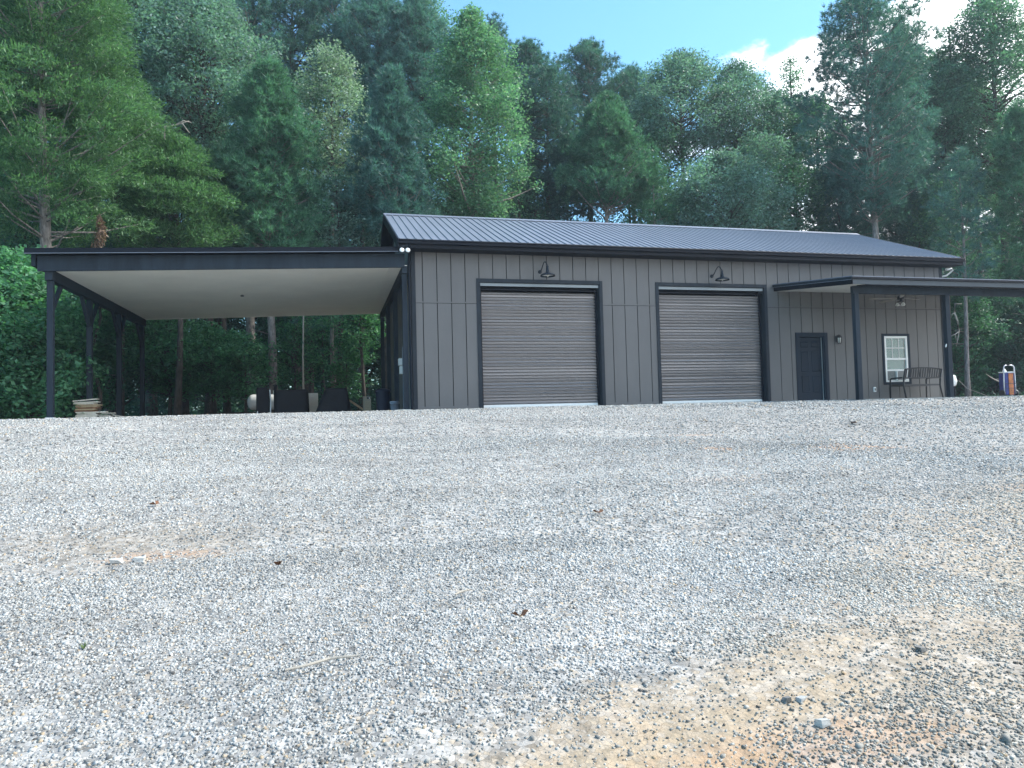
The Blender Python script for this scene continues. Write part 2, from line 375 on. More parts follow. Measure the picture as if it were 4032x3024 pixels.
# loose stones over the near part of the yard: crushed rock pieces in one countless mass
def stones(name, n, dmin, dmax, size, seed, sandy=False):
    rs = np.random.RandomState(seed)
    d = np.sqrt(rs.uniform(dmin**2, dmax**2, n)); a = YAW + rs.uniform(-.98, .98, n)
    x = CAM.x + np.sin(a)*d; y = CAM.y + np.cos(a)*d
    # fewer stones on the bare sand
    xr, yr = x+.8, y+17.4-.16*(x+.8)
    bare = 1.1*np.exp(-((xr/1.15)**2+(yr/.26)**2)) + .7*np.exp(-(((x+.3)/1.2)**2+((y+17.12-.2*x)/.2)**2)) + .35*np.exp(-(((x-1.0)/1.3)**2+((y+16.9)/.5)**2)) + .5*np.exp(-(((x+3.7)/1.0)**2+((y+14.1)/.5)**2))
    bare += (.35*np.sin(x*5.1+y*3)*np.sin(y*6.3-x*2.2)+.25*np.sin(x*11+y*9)*np.sin(y*15-x*4))*(bare > .12)
    k = rs.uniform(0, 1, n) > np.clip(bare, 0, .76); x = x[k]; y = y[k]
    k = (y < -.1) & (x > -9.6-.1*np.maximum(0, -y)) & (x < 44); x = x[k]; y = y[k]; n = len(x)
    z = np.array([gz(p, q) for p, q in zip(x, y)])
    cube = np.array([(-1,-1,-1),(1,-1,-1),(1,1,-1),(-1,1,-1),(-1,-1,1),(1,-1,1),(1,1,1),(-1,1,1)], float)
    s = size*np.clip(np.exp(rs.normal(0, .30, n)), .45, 1.9)*.5
    v = cube[None]*rs.uniform(.35, 1.0, (n, 8, 3))
    ax = rs.uniform(.55, 1.15, (n, 1, 3)); ax[:, :, 2] *= .7; v = v*ax*s[:, None, None]
    th = rs.uniform(0, 2*PI, n); c_, s_ = np.cos(th), np.sin(th); ti = rs.normal(0, .35, n); tc_, ts_ = np.cos(ti), np.sin(ti)
    X, Y, Z = v[..., 0], v[..., 1], v[..., 2]
    Y, Z = Y*tc_[:, None]-Z*ts_[:, None], Y*ts_[:, None]+Z*tc_[:, None]
    X, Y = X*c_[:, None]-Y*s_[:, None], X*s_[:, None]+Y*c_[:, None]
    v = np.stack([X+x[:, None], Y+y[:, None], Z+(z+s*.16)[:, None]], -1).reshape(-1, 3)
    f = np.array([(4,5,6,7),(0,1,5,4),(1,2,6,5),(2,3,7,6),(3,0,4,7)])
    f = (f[None]+np.arange(n)[:, None, None]*8).reshape(-1, 4)
    return v, f
def np_mesh(name, v, f, m, parent=None):
    me = bpy.data.meshes.new(name); k = f.shape[1]
    me.vertices.add(len(v)); me.vertices.foreach_set('co', v.astype(np.float32).ravel())
    me.loops.add(f.size); me.loops.foreach_set('vertex_index', f.astype(np.int32).ravel())
    me.polygons.add(len(f)); me.polygons.foreach_set('loop_start', np.arange(len(f), dtype=np.int32)*k)
    me.update(calc_edges=True); me.materials.append(m)
    o = bpy.data.objects.new(name, me); C.objects.link(o)
    if parent is not None: o.parent = parent
    return o
def stone_mat():
    m = bpy.data.materials.new('crushed_stone'); m.use_nodes = True; t = m.node_tree; N = t.nodes; L = t.links; b = N['Principled BSDF']
    b.inputs['Roughness'].default_value = .8; b.inputs['Specular IOR Level'].default_value = .3
    g = N.new('ShaderNodeNewGeometry'); cr = N.new('ShaderNodeValToRGB'); e = cr.color_ramp.elements
    e[0].color = (.12,.118,.115,1); e[1].color = (.60,.61,.59,1)
    for p_, c_ in ((.12,(.25,.257,.253)), (.35,(.39,.402,.395)), (.7,(.51,.525,.515)), (.88,(.61,.625,.61)), (.90,(.48,.38,.26)), (.94,(.56,.47,.36)), (.95,(.62,.62,.61))):
        x = e.new(p_); x.color = (*c_, 1)
    L.new(g.outputs['Random Per Island'], cr.inputs[0])
    tc = N.new('ShaderNodeTexCoord'); nz = N.new('ShaderNodeTexNoise'); nz.inputs['Scale'].default_value = 60; nz.inputs['Detail'].default_value = 3; L.new(tc.outputs['Object'], nz.inputs[0])
    mr = N.new('ShaderNodeMapRange'); mr.inputs['To Min'].default_value = .75; mr.inputs['To Max'].default_value = 1.2; L.new(nz.outputs[0], mr.inputs[0])
    sc_ = N.new('ShaderNodeVectorMath'); sc_.operation = 'SCALE'; L.new(cr.outputs[0], sc_.inputs[0])
    # wheel-packed bands and dusty zones tint whole areas of stone
    mp = N.new('ShaderNodeMapping'); mp.inputs['Rotation'].default_value = (0, 0, .45); mp.inputs['Scale'].default_value = (.22, 1.5, 1); L.new(tc.outputs['Object'], mp.inputs[0])
    n2 = N.new('ShaderNodeTexNoise'); n2.inputs['Scale'].default_value = 1.0; n2.inputs['Detail'].default_value = 6; n2.inputs['Roughness'].default_value = .6; L.new(mp.outputs[0], n2.inputs[0])
    m2 = N.new('ShaderNodeMapRange'); m2.inputs['From Min'].default_value = .3; m2.inputs['From Max'].default_value = .65; m2.inputs['To Min'].default_value = .62; m2.inputs['To Max'].default_value = 1.0; L.new(n2.outputs[0], m2.inputs[0])
    mm = N.new('ShaderNodeMath'); mm.operation = 'MULTIPLY'; L.new(mr.outputs[0], mm.inputs[0]); L.new(m2.outputs[0], mm.inputs[1]); L.new(mm.outputs[0], sc_.inputs['Scale'])
    n3 = N.new('ShaderNodeTexNoise'); n3.inputs['Scale'].default_value = .8; n3.inputs['Detail'].default_value = 5; L.new(tc.outputs['Object'], n3.inputs[0])
    sx = N.new('ShaderNodeSeparateXYZ'); L.new(tc.outputs['Object'], sx.inputs[0])
    # dusty track: crosses the near yard from the picture foot to the right
    d1 = N.new('ShaderNodeMath'); d1.operation = 'MULTIPLY_ADD'; d1.inputs[1].default_value = -.55; d1.inputs[2].default_value = -17.0; L.new(sx.outputs[0], d1.inputs[0])
    d2 = N.new('ShaderNodeMath'); d2.operation = 'MULTIPLY_ADD'; d2.inputs[1].default_value = -1; L.new(sx.outputs[1], d2.inputs[0]); d2.inputs[2].default_value = 0
    d3 = N.new('ShaderNodeMath'); d3.operation = 'MULTIPLY_ADD'; d3.inputs[1].default_value = .50; d3.inputs[2].default_value = -16.9; L.new(sx.outputs[0], d3.inputs[0])
    d4 = N.new('ShaderNodeMath'); d4.operation = 'SUBTRACT'; L.new(d3.outputs[0], d4.inputs[0]); L.new(sx.outputs[1], d4.inputs[1])
    d5 = N.new('ShaderNodeMath'); d5.operation = 'MULTIPLY_ADD'; d5.inputs[1].default_value = 3.0; L.new(n3.outputs[0], d5.inputs[0]); L.new(d4.outputs[0], d5.inputs[2])
    m3 = N.new('ShaderNodeMapRange'); m3.interpolation_type = 'SMOOTHSTEP'; m3.inputs['From Min'].default_value = .4; m3.inputs['From Max'].default_value = 2.4; m3.inputs['To Max'].default_value = .55; L.new(d5.outputs[0], m3.inputs[0])
    tn = N.new('ShaderNodeMix'); tn.data_type = 'RGBA'; tn.blend_type = 'MULTIPLY'; L.new(m3.outputs[0], tn.inputs[0]); L.new(sc_.outputs[0], tn.inputs[6]); tn.inputs[7].default_value = (1.0, .90, .74, 1)
    L.new(tn.outputs[2], b.inputs['Base Color'])
    return m
STONE = stone_mat()
parts = [stones('a', 150000, 1.6, 5.6, .0125, 1), stones('b', 180000, 4.8, 11.5, .0165, 2), stones('c', 118000, 10, 20, .024, 3), stones('e', 80000, 17, 31, .036, 7), stones('d', 500, 2, 9, .026, 4)]
vv = []; ff = []; k0 = 0
for v, f in parts: vv.append(v); ff.append(f+k0); k0 += len(v)
o = np_mesh('gravel_stones', np.concatenate(vv), np.concatenate(ff), STONE); tag(o, 'loose crushed grey stones lying all over the yard', 'gravel', kind='stuff')

# ---------------------------------------------------------------- the building
LB = 18.07; ZS = 4.478; DEPTH = 8.83
bld = empty('workshop_building', (9, 0, 0), 'long dark grey board building with a metal roof and two roll-up doors', 'building')
def holes_wall():
    """front wall as vertical boards with dark gaps; openings left out"""
    X0 = .306; S = .4064; GW = .011
    edges = [0.0] + [X0 + S*k for k in range(45) if X0+S*k < LB-.05] + [LB]
    op = [(1.90, 5.64, -.1, 3.69), (7.475, 11.21, -.1, 3.69), (12.30, 13.385, -.1, 2.155), (15.59, 16.58, .52, 2.13)]
    mb = MB()
    for i in range(len(edges)-1):
        a = edges[i] + (GW if i else 0); b = edges[i+1] - (GW if i < len(edges)-2 else 0)
        xs = sorted({a, b, *[e for o_ in op for e in o_[:2] if a < e < b]})
        for x0, x1 in zip(xs[:-1], xs[1:]):
            xm = (x0+x1)/2; iv = [(0.0, 3.005), (3.02, ZS+.06)]
            for o_ in op:
                if o_[0] < xm < o_[1]:
                    nv = []
                    for z0, z1 in iv:
                        if o_[2] > z0: nv.append((z0, min(z1, o_[2])))
                        if o_[3] < z1: nv.append((max(z0, o_[3]), z1))
                    iv = [(p, q) for p, q in nv if q-p > .005]
            for z0, z1 in iv: mb.box(x0, x1, 0, .035, z0, z1)
    return mb, op
wb, OP = holes_wall()
wb.build('wall', M['wall'], bld)['label'] = 'grey vertical board front wall with a belt line'
core = MB()
xs = [0] + [e for o_ in OP for e in o_[:2]] + [LB]
for i in range(len(xs)-1):
    x0, x1 = xs[i], xs[i+1]
    if i % 2 == 0: core.box(x0, x1, .036, .14, -.1, ZS+.06)
    else:
        o_ = OP[i//2]; core.box(x0, x1, .036, .14, o_[3], ZS+.06)
        if o_[2] > 0: core.box(x0, x1, .036, .14, -.1, o_[2])
core.build('wall_backing', M['groove'], bld)
fl = MB(); fl.box(.1, 1.846, -.012, 0, 3.015, 3.055); fl.box(5.695, 7.42, -.012, 0, 3.015, 3.055); fl.box(11.27, LB, -.012, 0, 3.015, 3.055)
build_each(fl, 'belt_flashing', M['wall'], bld)
# side and back walls
sw = MB()
n = int(DEPTH/.4064)
for xw, s in ((0, -1), (LB, 1)):
    a, b = sorted((xw, xw-s*.035))
    for i in range(n+1):
        y0 = .14+i*.4064 + (.008 if i else 0); y1 = min(DEPTH, .14+(i+1)*.4064 - .008)
        zt = lambda y: ZS + .05 + (6.45-ZS)*(1-abs(y-DEPTH/2)/(DEPTH/2))
        sw.prism([(y0, 0), (y1, 0), (y1, zt(y1)), (y0, zt(y0))] if s > 0 else [(y0, 0), (y1, 0), (y1, zt(y1)), (y0, zt(y0))], 'x', a, b)
sw.box(.05, LB-.05, DEPTH-.04, DEPTH, 0, ZS)
sw.build('side_wall', M['wall'], bld)
core = MB(); core.box(.04, .12, .15, DEPTH-.05, -.1, ZS); core.box(LB-.12, LB-.04, .15, DEPTH-.05, -.1, ZS); build_each(core, 'side_backing', M['groove'], bld)
tr = MB()
tr.box(-.014, .105, -.02, -.001, 0, ZS+.06); tr.box(-.014, -.0005, -.001, .12, 0, ZS+.05); tr.box(LB+.0005, LB+.02, -.001, .12, 0, ZS+.05); tr.box(LB-.09, LB+.02, -.02, -.001, 0, ZS+.06)
build_each(tr, 'corner_trim', M['trim'], bld, bevel=.003)
sk = MB(); sk.box(.105, 1.84, -.016, -.002, -.03, .09); sk.box(5.70, 7.415, -.016, -.002, -.03, .09); sk.box(11.275, 12.24, -.016, -.002, -.03, .05); sk.box(13.45, LB-.09, -.016, -.002, -.03, .05)
build_each(sk, 'skirt_board', M['wall'], bld, bevel=.003)
# roof: front slope, back slope, ribs
EX0, EX1 = -.40, 18.47; EY, EZ = -.50, 4.69; RY, RZ = 4.415, 6.715
BY = 2*RY - EY
def slope_pt(x, t, off=0, back=False):
    y = EY+(RY-EY)*t if not back else BY-(BY-RY)*t
    nrm = Vector((0, -(RZ-EZ), RY-EY)).normalized()
    if back: nrm.y = -nrm.y
    return Vector((x, y, EZ+(RZ-EZ)*t)) + nrm*off
rf = MB()
for back in (False, True):
    vs = [slope_pt(x, t, o_, back) for o_ in (-.03, 0) for x, t in ((EX0, 0), (EX1, 0), (EX1, 1), (EX0, 1))]
    rf.add(vs, [(0,3,2,1),(4,5,6,7),(0,1,5,4),(1,2,6,5),(2,3,7,6),(3,0,4,7)])
    x = EX0+.03
    while x < EX1-.03:
        prof = [(x-.024, .0015), (x-.013, .026), (x+.013, .026), (x+.024, .0015)]
        vs = [slope_pt(px, t, h, back) for t in (-.004, 1) for px, h in prof]
        rf.add(vs, [(0,1,2,3),(7,6,5,4),(0,4,5,1),(1,5,6,2),(2,6,7,3)])
        x += .2286
roof = rf.build('roof', M['roof'], bld); roof['label'] = 'blue grey ribbed metal roof'
rc = MB(); rc.prism([(RY-.17, RZ-.045), (RY, RZ+.045), (RY+.17, RZ-.045), (RY+.17, RZ-.03), (RY, RZ+.06), (RY-.17, RZ-.03)], 'x', EX0-.02, EX1+.02)
rc.build('ridge_cap', M['roof'], roof, off=True).location = (0, 0, 0)
# the roof's own position is already offset by its parent; give the cap the same frame
for o_ in [c for c in roof.children]: o_.location = (0, 0, 0)
gt = MB(); gt.prism([(EY-.005, EZ-.022), (EY-.115, EZ-.022), (EY-.125, EZ-.05), (EY-.095, EZ-.075), (EY-.09, EZ-.135), (EY-.005, EZ-.135)], 'x', EX0, EX1)
gt.build('gutter', M['gutter'], bld)
fa = MB(); fa.box(EX0+.01, EX1-.01, EY+.0, EY+.03, EZ-.24, EZ-.035); fa.box(EX0+.01, EX1-.01, EY+.031, -.0005, EZ-.235, EZ-.20)
fa.build('fascia', M['gutter'], bld)
for xa, xb in ((EX0-.03, EX0-.002), (EX1+.002, EX1+.03)):
    rk = MB(); vs = []
    for x_ in (xa, xb):
        vs += [(x_, EY-.0, EZ-.24), (x_, RY, RZ-.24), (x_, BY, EZ-.24), (x_, BY, EZ+.02), (x_, RY, RZ+.02), (x_, EY-.0, EZ+.02)]
    rk.add(vs, [(0,1,4,5),(1,2,3,4),(6,11,10,7),(7,10,9,8),(0,5,11,6),(5,4,10,11),(4,3,9,10),(3,2,8,9),(2,1,7,8),(1,0,6,7)])
    rk.build('rake_board', M['gutter'], bld)
for xa, xb in ((EX0+.001, -.015), (LB+.021, EX1-.001)):
    sf = MB(); vs = []
    for x_ in (xa, xb): vs += [(x_, EY+.04, EZ-.10), (x_, RY, RZ-.10), (x_, BY-.04, EZ-.10), (x_, BY-.04, EZ-.07), (x_, RY, RZ-.07), (x_, EY+.04, EZ-.07)]
    sf.add(vs, [(0,1,4,5),(1,2,3,4),(6,11,10,7),(7,10,9,8),(0,5,11,6),(5,4,10,11),(4,3,9,10),(3,2,8,9),(2,1,7,8),(1,0,6,7)])
    sf.build('rake_soffit', M['gutter'], bld)
ds = MB(); ds.tube([(-.10, -.53, EZ-.14), (-.10, -.53, EZ-.22), (-.07, -.09, EZ-.50), (-.07, -.075, EZ-.62), (-.07, -.075, .12), (-.07, -.14, .05)], .036, 8)
ds.build('downspout', M['gutter'], bld, smooth=True)

def garage(x0, lab):
    """roll-up door, trim outer left edge at x0"""
    W = 3.847
    d = MB(); a, b = x0, x0+W
    t = MB(); t.box(a, a+.10, -.025, -.001, -.03, 3.739); t.box(b-.10, b, -.025, -.001, -.03, 3.739); t.box(a+.10, b-.10, -.023, -.001, 3.635, 3.739)
    t.box(a+.10, a+.115, -.001, .22, -.03, 3.635); t.box(b-.115, b-.10, -.001, .22, -.03, 3.635); t.box(a+.115, b-.115, -.001, .22, 3.62, 3.635)
    # curtain with rolled ribs
    n = 36; z0, z1 = .10, 3.40; k = []; rdc = random.Random(int(x0*7))
    for i in range(n):
        z = z0+(z1-z0)*i/n; h = (z1-z0)/n
        w_ = rdc.uniform(-.012, .012); k += [(.262, z), (.260, z+h*.10), (.215+w_, z+h*.30), (.208+w_*.6, z+h*.52), (.214-w_, z+h*.76), (.260, z+h*.92)]
    k += [(.245, z1), (.26, z1), (.26, z0)]
    d.v = []; m_ = len(k)
    for x_ in (a+.15, b-.15): d.v += [(x_, y_, z_) for y_, z_ in k]
    d.f = [(i, (i+1) % m_, (i+1) % m_+m_, i+m_) for i in range(m_)]
    o_ = d.build('rollup_door', M['curtain'], bld); o_['label'] = lab
    build_each(t, 'door_trim', M['trim'], o_, bevel=.003)
    s = MB(); s.box(a+.15, b-.15, .205, .262, .0, .10); s.box(a+.15, b-.15, .19, .204, .03, .045); s.build('bottom_bar', M['white'], o_).location = (0, 0, 0)
    g_ = MB(); g_.box(a+.115, a+.175, .19, .30, -.02, 3.5); g_.box(b-.175, b-.115, .19, .30, -.02, 3.5); build_each(g_, 'side_track', M['gutter'], o_)
    h = MB(); h.box(a+.115, b-.115, .03, .05, 3.535, 3.62); h.build('header_strip', M['hood'], o_).location = (0, 0, 0)
    h = MB(); h.tube([(a+.116, .33, 3.56), (b-.116, .33, 3.56)], .10, 14); h.box(a+.116, b-.116, .10, .12, 3.43, 3.46); h.box(a+.116, b-.116, .45, .5, -.05, 3.7)
    h.build('door_coil', M['gutter'], o_).location = (0, 0, 0)
garage(1.8466, 'left grey corrugated roll-up door'); garage(7.421, 'right grey corrugated roll-up door')

# entry door
a, b, zt = 12.246, 13.439, 2.209
dr = MB(); dl, drr = a+.17, b-.17; YD = .10
dr.box(dl, drr, YD, YD+.045, .02, 2.06)
door = dr.build('entry_door', M['door'], bld, bevel=.003); door['label'] = 'dark navy six panel entry door'
pw = (drr-dl); pn = MB()
for (u0, u1) in ((.10, .44), (.56, .90)):
    for z0, z1 in ((.28, .82), (.96, 1.62), (1.74, 1.93)):
        x0, x1 = dl+pw*u0, dl+pw*u1
        pn.add([(x0,YD-.001,z0),(x1,YD-.001,z0),(x1,YD-.001,z1),(x0,YD-.001,z1),(x0+.02,YD-.013,z0+.02),(x1-.02,YD-.013,z0+.02),(x1-.02,YD-.013,z1-.02),(x0+.02,YD-.013,z1-.02),
                (x0+.04,YD-.006,z0+.04),(x1-.04,YD-.006,z0+.04),(x1-.04,YD-.006,z1-.04),(x0+.04,YD-.006,z1-.04)],
               [(0,1,5,4),(1,2,6,5),(2,3,7,6),(3,0,4,7),(4,5,9,8),(5,6,10,9),(6,7,11,10),(7,4,8,11),(8,9,10,11)])
pn.build('panel', M['door'], door).location = (0, 0, 0)
hd = MB(); hd.lathe([(.028,0),(.03,.008),(.012,.02),(.012,.04),(.026,.05),(.028,.07),(.015,.08)], Matrix.Translation((drr-.07, YD, 1.0)) @ Matrix.Rotation(PI/2, 4, 'X'), 12)
hd.build('door_knob', M['black'], door, smooth=True).location = (0, 0, 0)
fm = MB(); fm.box(a, a+.12, -.024, -.001, -.02, zt); fm.box(b-.12, b, -.024, -.001, -.02, zt); fm.box(a+.12, b-.12, -.022, -.001, zt-.125, zt)
fm.box(a+.12, a+.165, -.001, .14, 0, zt-.125); fm.box(b-.165, b-.12, -.001, .14, 0, zt-.125); fm.box(a+.165, b-.165, -.001, .14, 2.065, 2.084)
fm.build('door_frame', M['door'], door, bevel=.003).location = (0, 0, 0)
ws = MB(); ws.box(drr+.001, drr+.011, YD-.03, YD+.01, .02, 2.06); ws.build('weatherstrip', M['aluminium'], door).location = (0, 0, 0)
th = MB(); th.box(a+.165, b-.165, .0, .13, -.01, .018); th.build('threshold', M['aluminium'], door).location = (0, 0, 0)

# window with blinds
wf = MB(); x0, x1, z0, z1 = 15.62, 16.54, .565, 2.10
wf.box(x0, x0+.075, -.012, .06, z0, z1); wf.box(x1-.075, x1, -.012, .06, z0, z1); wf.box(x0+.075, x1-.075, -.012, .06, z1-.075, z1); wf.box(x0+.075, x1-.075, -.012, .06, z0, z0+.06)
wf.box(x0+.075, x1-.075, -.004, .045, 1.305, 1.37); wf.box(x0+.075, x1-.075, -.008, .05, .93, .985)
win = wf.build('window', M['white'], bld, bevel=.004); win['label'] = 'white framed window with pale green blinds and a fan unit below'
wt = MB(); tx0, tx1, tz0, tz1 = 15.535, 16.632, .479, 2.18
wt.box(tx0, x0, -.022, -.001, tz0, tz1); wt.box(x1, tx1, -.022, -.001, tz0, tz1); wt.box(x0, x1, -.022, -.001, z1, tz1); wt.box(x0, x1, -.022, -.001, tz0, z0)
build_each(wt, 'window_trim', M['door'], win, bevel=.003)
mu = MB()
for k in (1, 2): mx_ = x0+.075+(x1-x0-.15)*k/3; mu.box(mx_-.009, mx_+.009, .012, .02, 1.37, z1-.075)
mu.box(x0+.075, x1-.075, .0125, .0195, 1.69, 1.715)
build_each(mu, 'muntin', M['white'], win)
gl = MB(); gl.box(x0+.07, x1-.07, .024, .028, 1.36, z1-.07); gl.box(x0+.07, x1-.07, .024, .028, .98, 1.31); build_each(gl, 'glass', M['glass'], win)
bl = MB()
z = .99
while z < z1-.08:
    bl.add([(x0+.08, .045, z), (x1-.11, .045, z), (x1-.11, .062, z+.019), (x0+.08, .062, z+.019)], [(0,1,2,3)]); z += .025
bl.build('blinds', M['blind'], win).location = (0, 0, 0)
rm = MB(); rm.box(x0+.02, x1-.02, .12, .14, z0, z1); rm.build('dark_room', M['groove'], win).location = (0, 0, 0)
ac = empty('window_fan_unit', (16.08, .0, .78), 'white framed window fan unit set in the bottom of the window', 'window unit')
p = MB(); p.box(15.70, 16.02, .0, .04, .63, .925); p.box(16.055, 16.37, -.05, .04, .63, .925); build_each(p, 'grille', M['acgrey'], ac)
p = MB(); p.box(16.02, 16.055, -.06, .04, .625, .93); p.box(16.37, 16.46, -.06, .04, .625, .93); p.box(16.055, 16.37, -.065, .04, .605, .63); p.build('housing', M['white'], ac, bevel=.004)
p = MB()
for i in range(14): p.box(16.06, 16.365, -.055, -.0505, .64+i*.02, .648+i*.02)
for i in range(15): p.box(15.705+i*.021, 15.712+i*.021, -.006, -.0005, .635, .92)
p.build('fins', M['stone'], ac)

# ---------------------------------------------------------------- the carport
cp = empty('carport', (-4.7, 4.5, 0), 'open lean-to carport on black timber posts joined to the left end of the building', 'carport')
cz = lambda x: 3.7135 + .0360*(x+9.0066)
def slab(mb, x0, x1, y0, y1, o0, o1):
    mb.add([(x, y, cz(x)+o) for o in (o0, o1) for x, y in ((x0,y0),(x1,y0),(x1,y1),(x0,y1))], [(0,3,2,1),(4,5,6,7),(0,1,5,4),(1,2,6,5),(2,3,7,6),(3,0,4,7)])
mb = MB(); slab(mb, -9.46, -.42, -.34, 9.75, .455, .485); mb.build('roof', M['gutter'], cp)
mb = MB(); slab(mb, -9.44, -.36, -.40, -.28, .335, .453); mb.build('gutter', M['gutter'], cp)
mb = MB(); slab(mb, -9.44, -.40, -.402, -.400, .335, .348); mb.build('gutter_lip', M['bucket'], cp)
mb = MB(); slab(mb, -9.24, -.20, -.15, -.08, -.05, .334); slab(mb, -9.24, -.20, -.16, -.15, .28, .332); mb.build('front_beam', M['timber'], cp)
mb = MB(); slab(mb, -9.16, -.20, 9.30, 9.38, .03, .3); mb.build('back_beam', M['timber'], cp)
mb = MB(); slab(mb, -9.10, -8.93, -.0795, 9.30, -.26, -.001); slab(mb, -9.40, -9.3, -.0795, 9.30, .1, .40); mb.build('side_beam', M['timber'], cp)
mb = MB(); slab(mb, -.27, -.12, -.0795, 9.30, -.20, -.001); mb.build('wall_ledger', M['timber'], cp)
mb = MB(); slab(mb, -9.10, -.13, -.079, 9.299, 0, .02); mb.build('ceiling', M['ceil'], cp)['label'] = 'pale beige flat ceiling'
mb = MB(); slab(mb, -.95, -.93, -.07, 9.29, -.004, -.0008); slab(mb, -.62, -.58, -.07, 9.29, -.012, -.0008); slab(mb, -9.0, -.2, 9.2, 9.28, -.012, -.0009); mb.build('ceiling_trim', M['ceil'], cp)
for i, y in enumerate((.0, 3.0, 6.0, 9.0)):
    mb = MB(); mb.box(-9.085, -8.945, y, y+.14, .03, cz(-9.0)-.262); po = mb.build('post', M['timber'], cp, bevel=.006)
    mb = MB(); mb.box(-9.11, -8.92, y-.02, y+.16, .0, .03); mb.build('post_base', M['white'] if i == 0 else M['gutter'], po).location = (0, 0, 0)
    zc = cz(-9.0)-.262
    for s in ((1,) if i == 0 else (-1,) if i == 3 else (-1, 1)):
        yb = y+(.14 if s > 0 else 0); mb = MB()
        q = [(yb, zc-.80), (yb, zc-.66), (yb+s*.58, zc-.001), (yb+s*.70, zc-.001)]
        mb.prism(q if s > 0 else q[::-1], 'x', -9.06, -8.97); mb.build('knee_brace', M['timber'], cp)
for i, y in enumerate((.0, 3.0, 6.0, 9.0)):
    mb = MB(); mb.box(-.27, -.13, y, y+.14, .03, cz(-.2)-.202); po = mb.build('post', M['timber'], cp, bevel=.006)
    if i == 0: mb = MB(); mb.box(-.30, -.10, -.03, .16, -.005, .03); mb.build('post_base', M['white'], po).location = (0, 0, 0)
mb = MB(); mb.lathe([(.05,0),(.06,.02),(.02,.05)], Matrix.Translation((-4.95, 4.2, cz(-4.95)-.05)), 12); mb.build('ceiling_light_mount', M['acgrey'], cp)
# conduit and meter boxes on the side wall
cb = empty('meter_boxes', (-.05, 3.3, 1.4), 'two small white boxes on a pipe on the wall under the carport', 'utility box')
mb = MB(); mb.box(-.17, -.036, 2.55, 2.80, 1.44, 1.66); mb.build('upper_box', M['white'], cb, bevel=.01)
mb = MB(); mb.box(-.16, -.036, 2.30, 2.54, 1.16, 1.40); mb.build('lower_box', M['white'], cb, bevel=.01)
mb = MB(); mb.tube([(-.06, 2.2, 1.9), (-.06, 2.2, .05)], .03, 8); mb.tube([(-.06, 2.35, 1.41), (-.06, 2.35, 2.0)], .02, 8); mb.build('conduit', M['bucket'], cb)

# ---------------------------------------------------------------- the porch
pc = empty('porch', (14.8, -1.7, 0), 'low lean-to porch roof on black posts over the entry door', 'porch')
PX0, PX1 = 11.535, 19.6; PY = -3.54
pz = lambda y: 3.755 + .1155*y
def pslab(mb, x0, x1, y0, y1, o0, o1):
    mb.add([(x, y, pz(y)+o) for o in (o0, o1) for x, y in ((x0,y0),(x1,y0),(x1,y1),(x0,y1))], [(0,3,2,1),(4,5,6,7),(0,1,5,4),(1,2,6,5),(2,3,7,6),(3,0,4,7)])
mb = MB(); pslab(mb, PX0-.03, PX1, PY-.05, -.002, -.025, 0); mb.build('roof', M['roof'], pc)
mb = MB(); pslab(mb, PX0-.04, PX0-.002, PY-.04, -.003, -.10, -.026); mb.build('rake_trim', M['trim'], pc)
mb = MB(); pslab(mb, PX0, PX0+.03, PY, -.003, -.228, -.027); mb.build('rake_fascia', M['gutter'], pc)
mb = MB(); pslab(mb, PX0-.045, PX0-.041, PY-.04, -.003, -.108, -.098); mb.build('drip_edge', M['bucket'], pc)
mb = MB(); mb.box(PX0-.02, PX1, PY-.06, PY-.0005, pz(PY)-.085, pz(PY)-.027); mb.build('eave_flashing', M['gutter'], pc)
mb = MB(); mb.box(PX0+.001, PX1, PY+.0, PY+.03, pz(PY)-.22, pz(PY)-.087); mb.build('fascia', M['slate'], pc)['label'] = 'grey front fascia board'
mb = MB(); pslab(mb, PX0+.031, 18.5, PY+.031, -.003, -.222, -.205); mb.build('ceiling', M['pceil'], pc)
mb = MB(); pslab(mb, PX0+.50, PX1, PY+.031, -3.12, -.24, -.2225); mb.build('soffit', M['gutter'], pc)
mb = MB(); mb.box(11.93, PX1, -3.11, -2.99, 2.95, pz(-3.1)-.241); mb.build('beam', M['timber'], pc)['label'] = 'grey black front beam'
for x in (11.95, 15.03, 18.12):
    mb = MB(); mb.box(x, x+.14, -3.12, -2.98, -.03, 2.9495); po = mb.build('post', M['timber'], pc, bevel=.006)
cl = MB(); cl.lathe([(.001,.0),(.02,.03),(.012,.10),(.001,.12)], Matrix.Translation((14.97, -3.1, 1.42)) @ Matrix.Rotation(.3, 4, 'Y'), 8)
tag(cl.build('hanging_tag', M['white']), 'small white scrap hanging on the right porch post', 'tag')

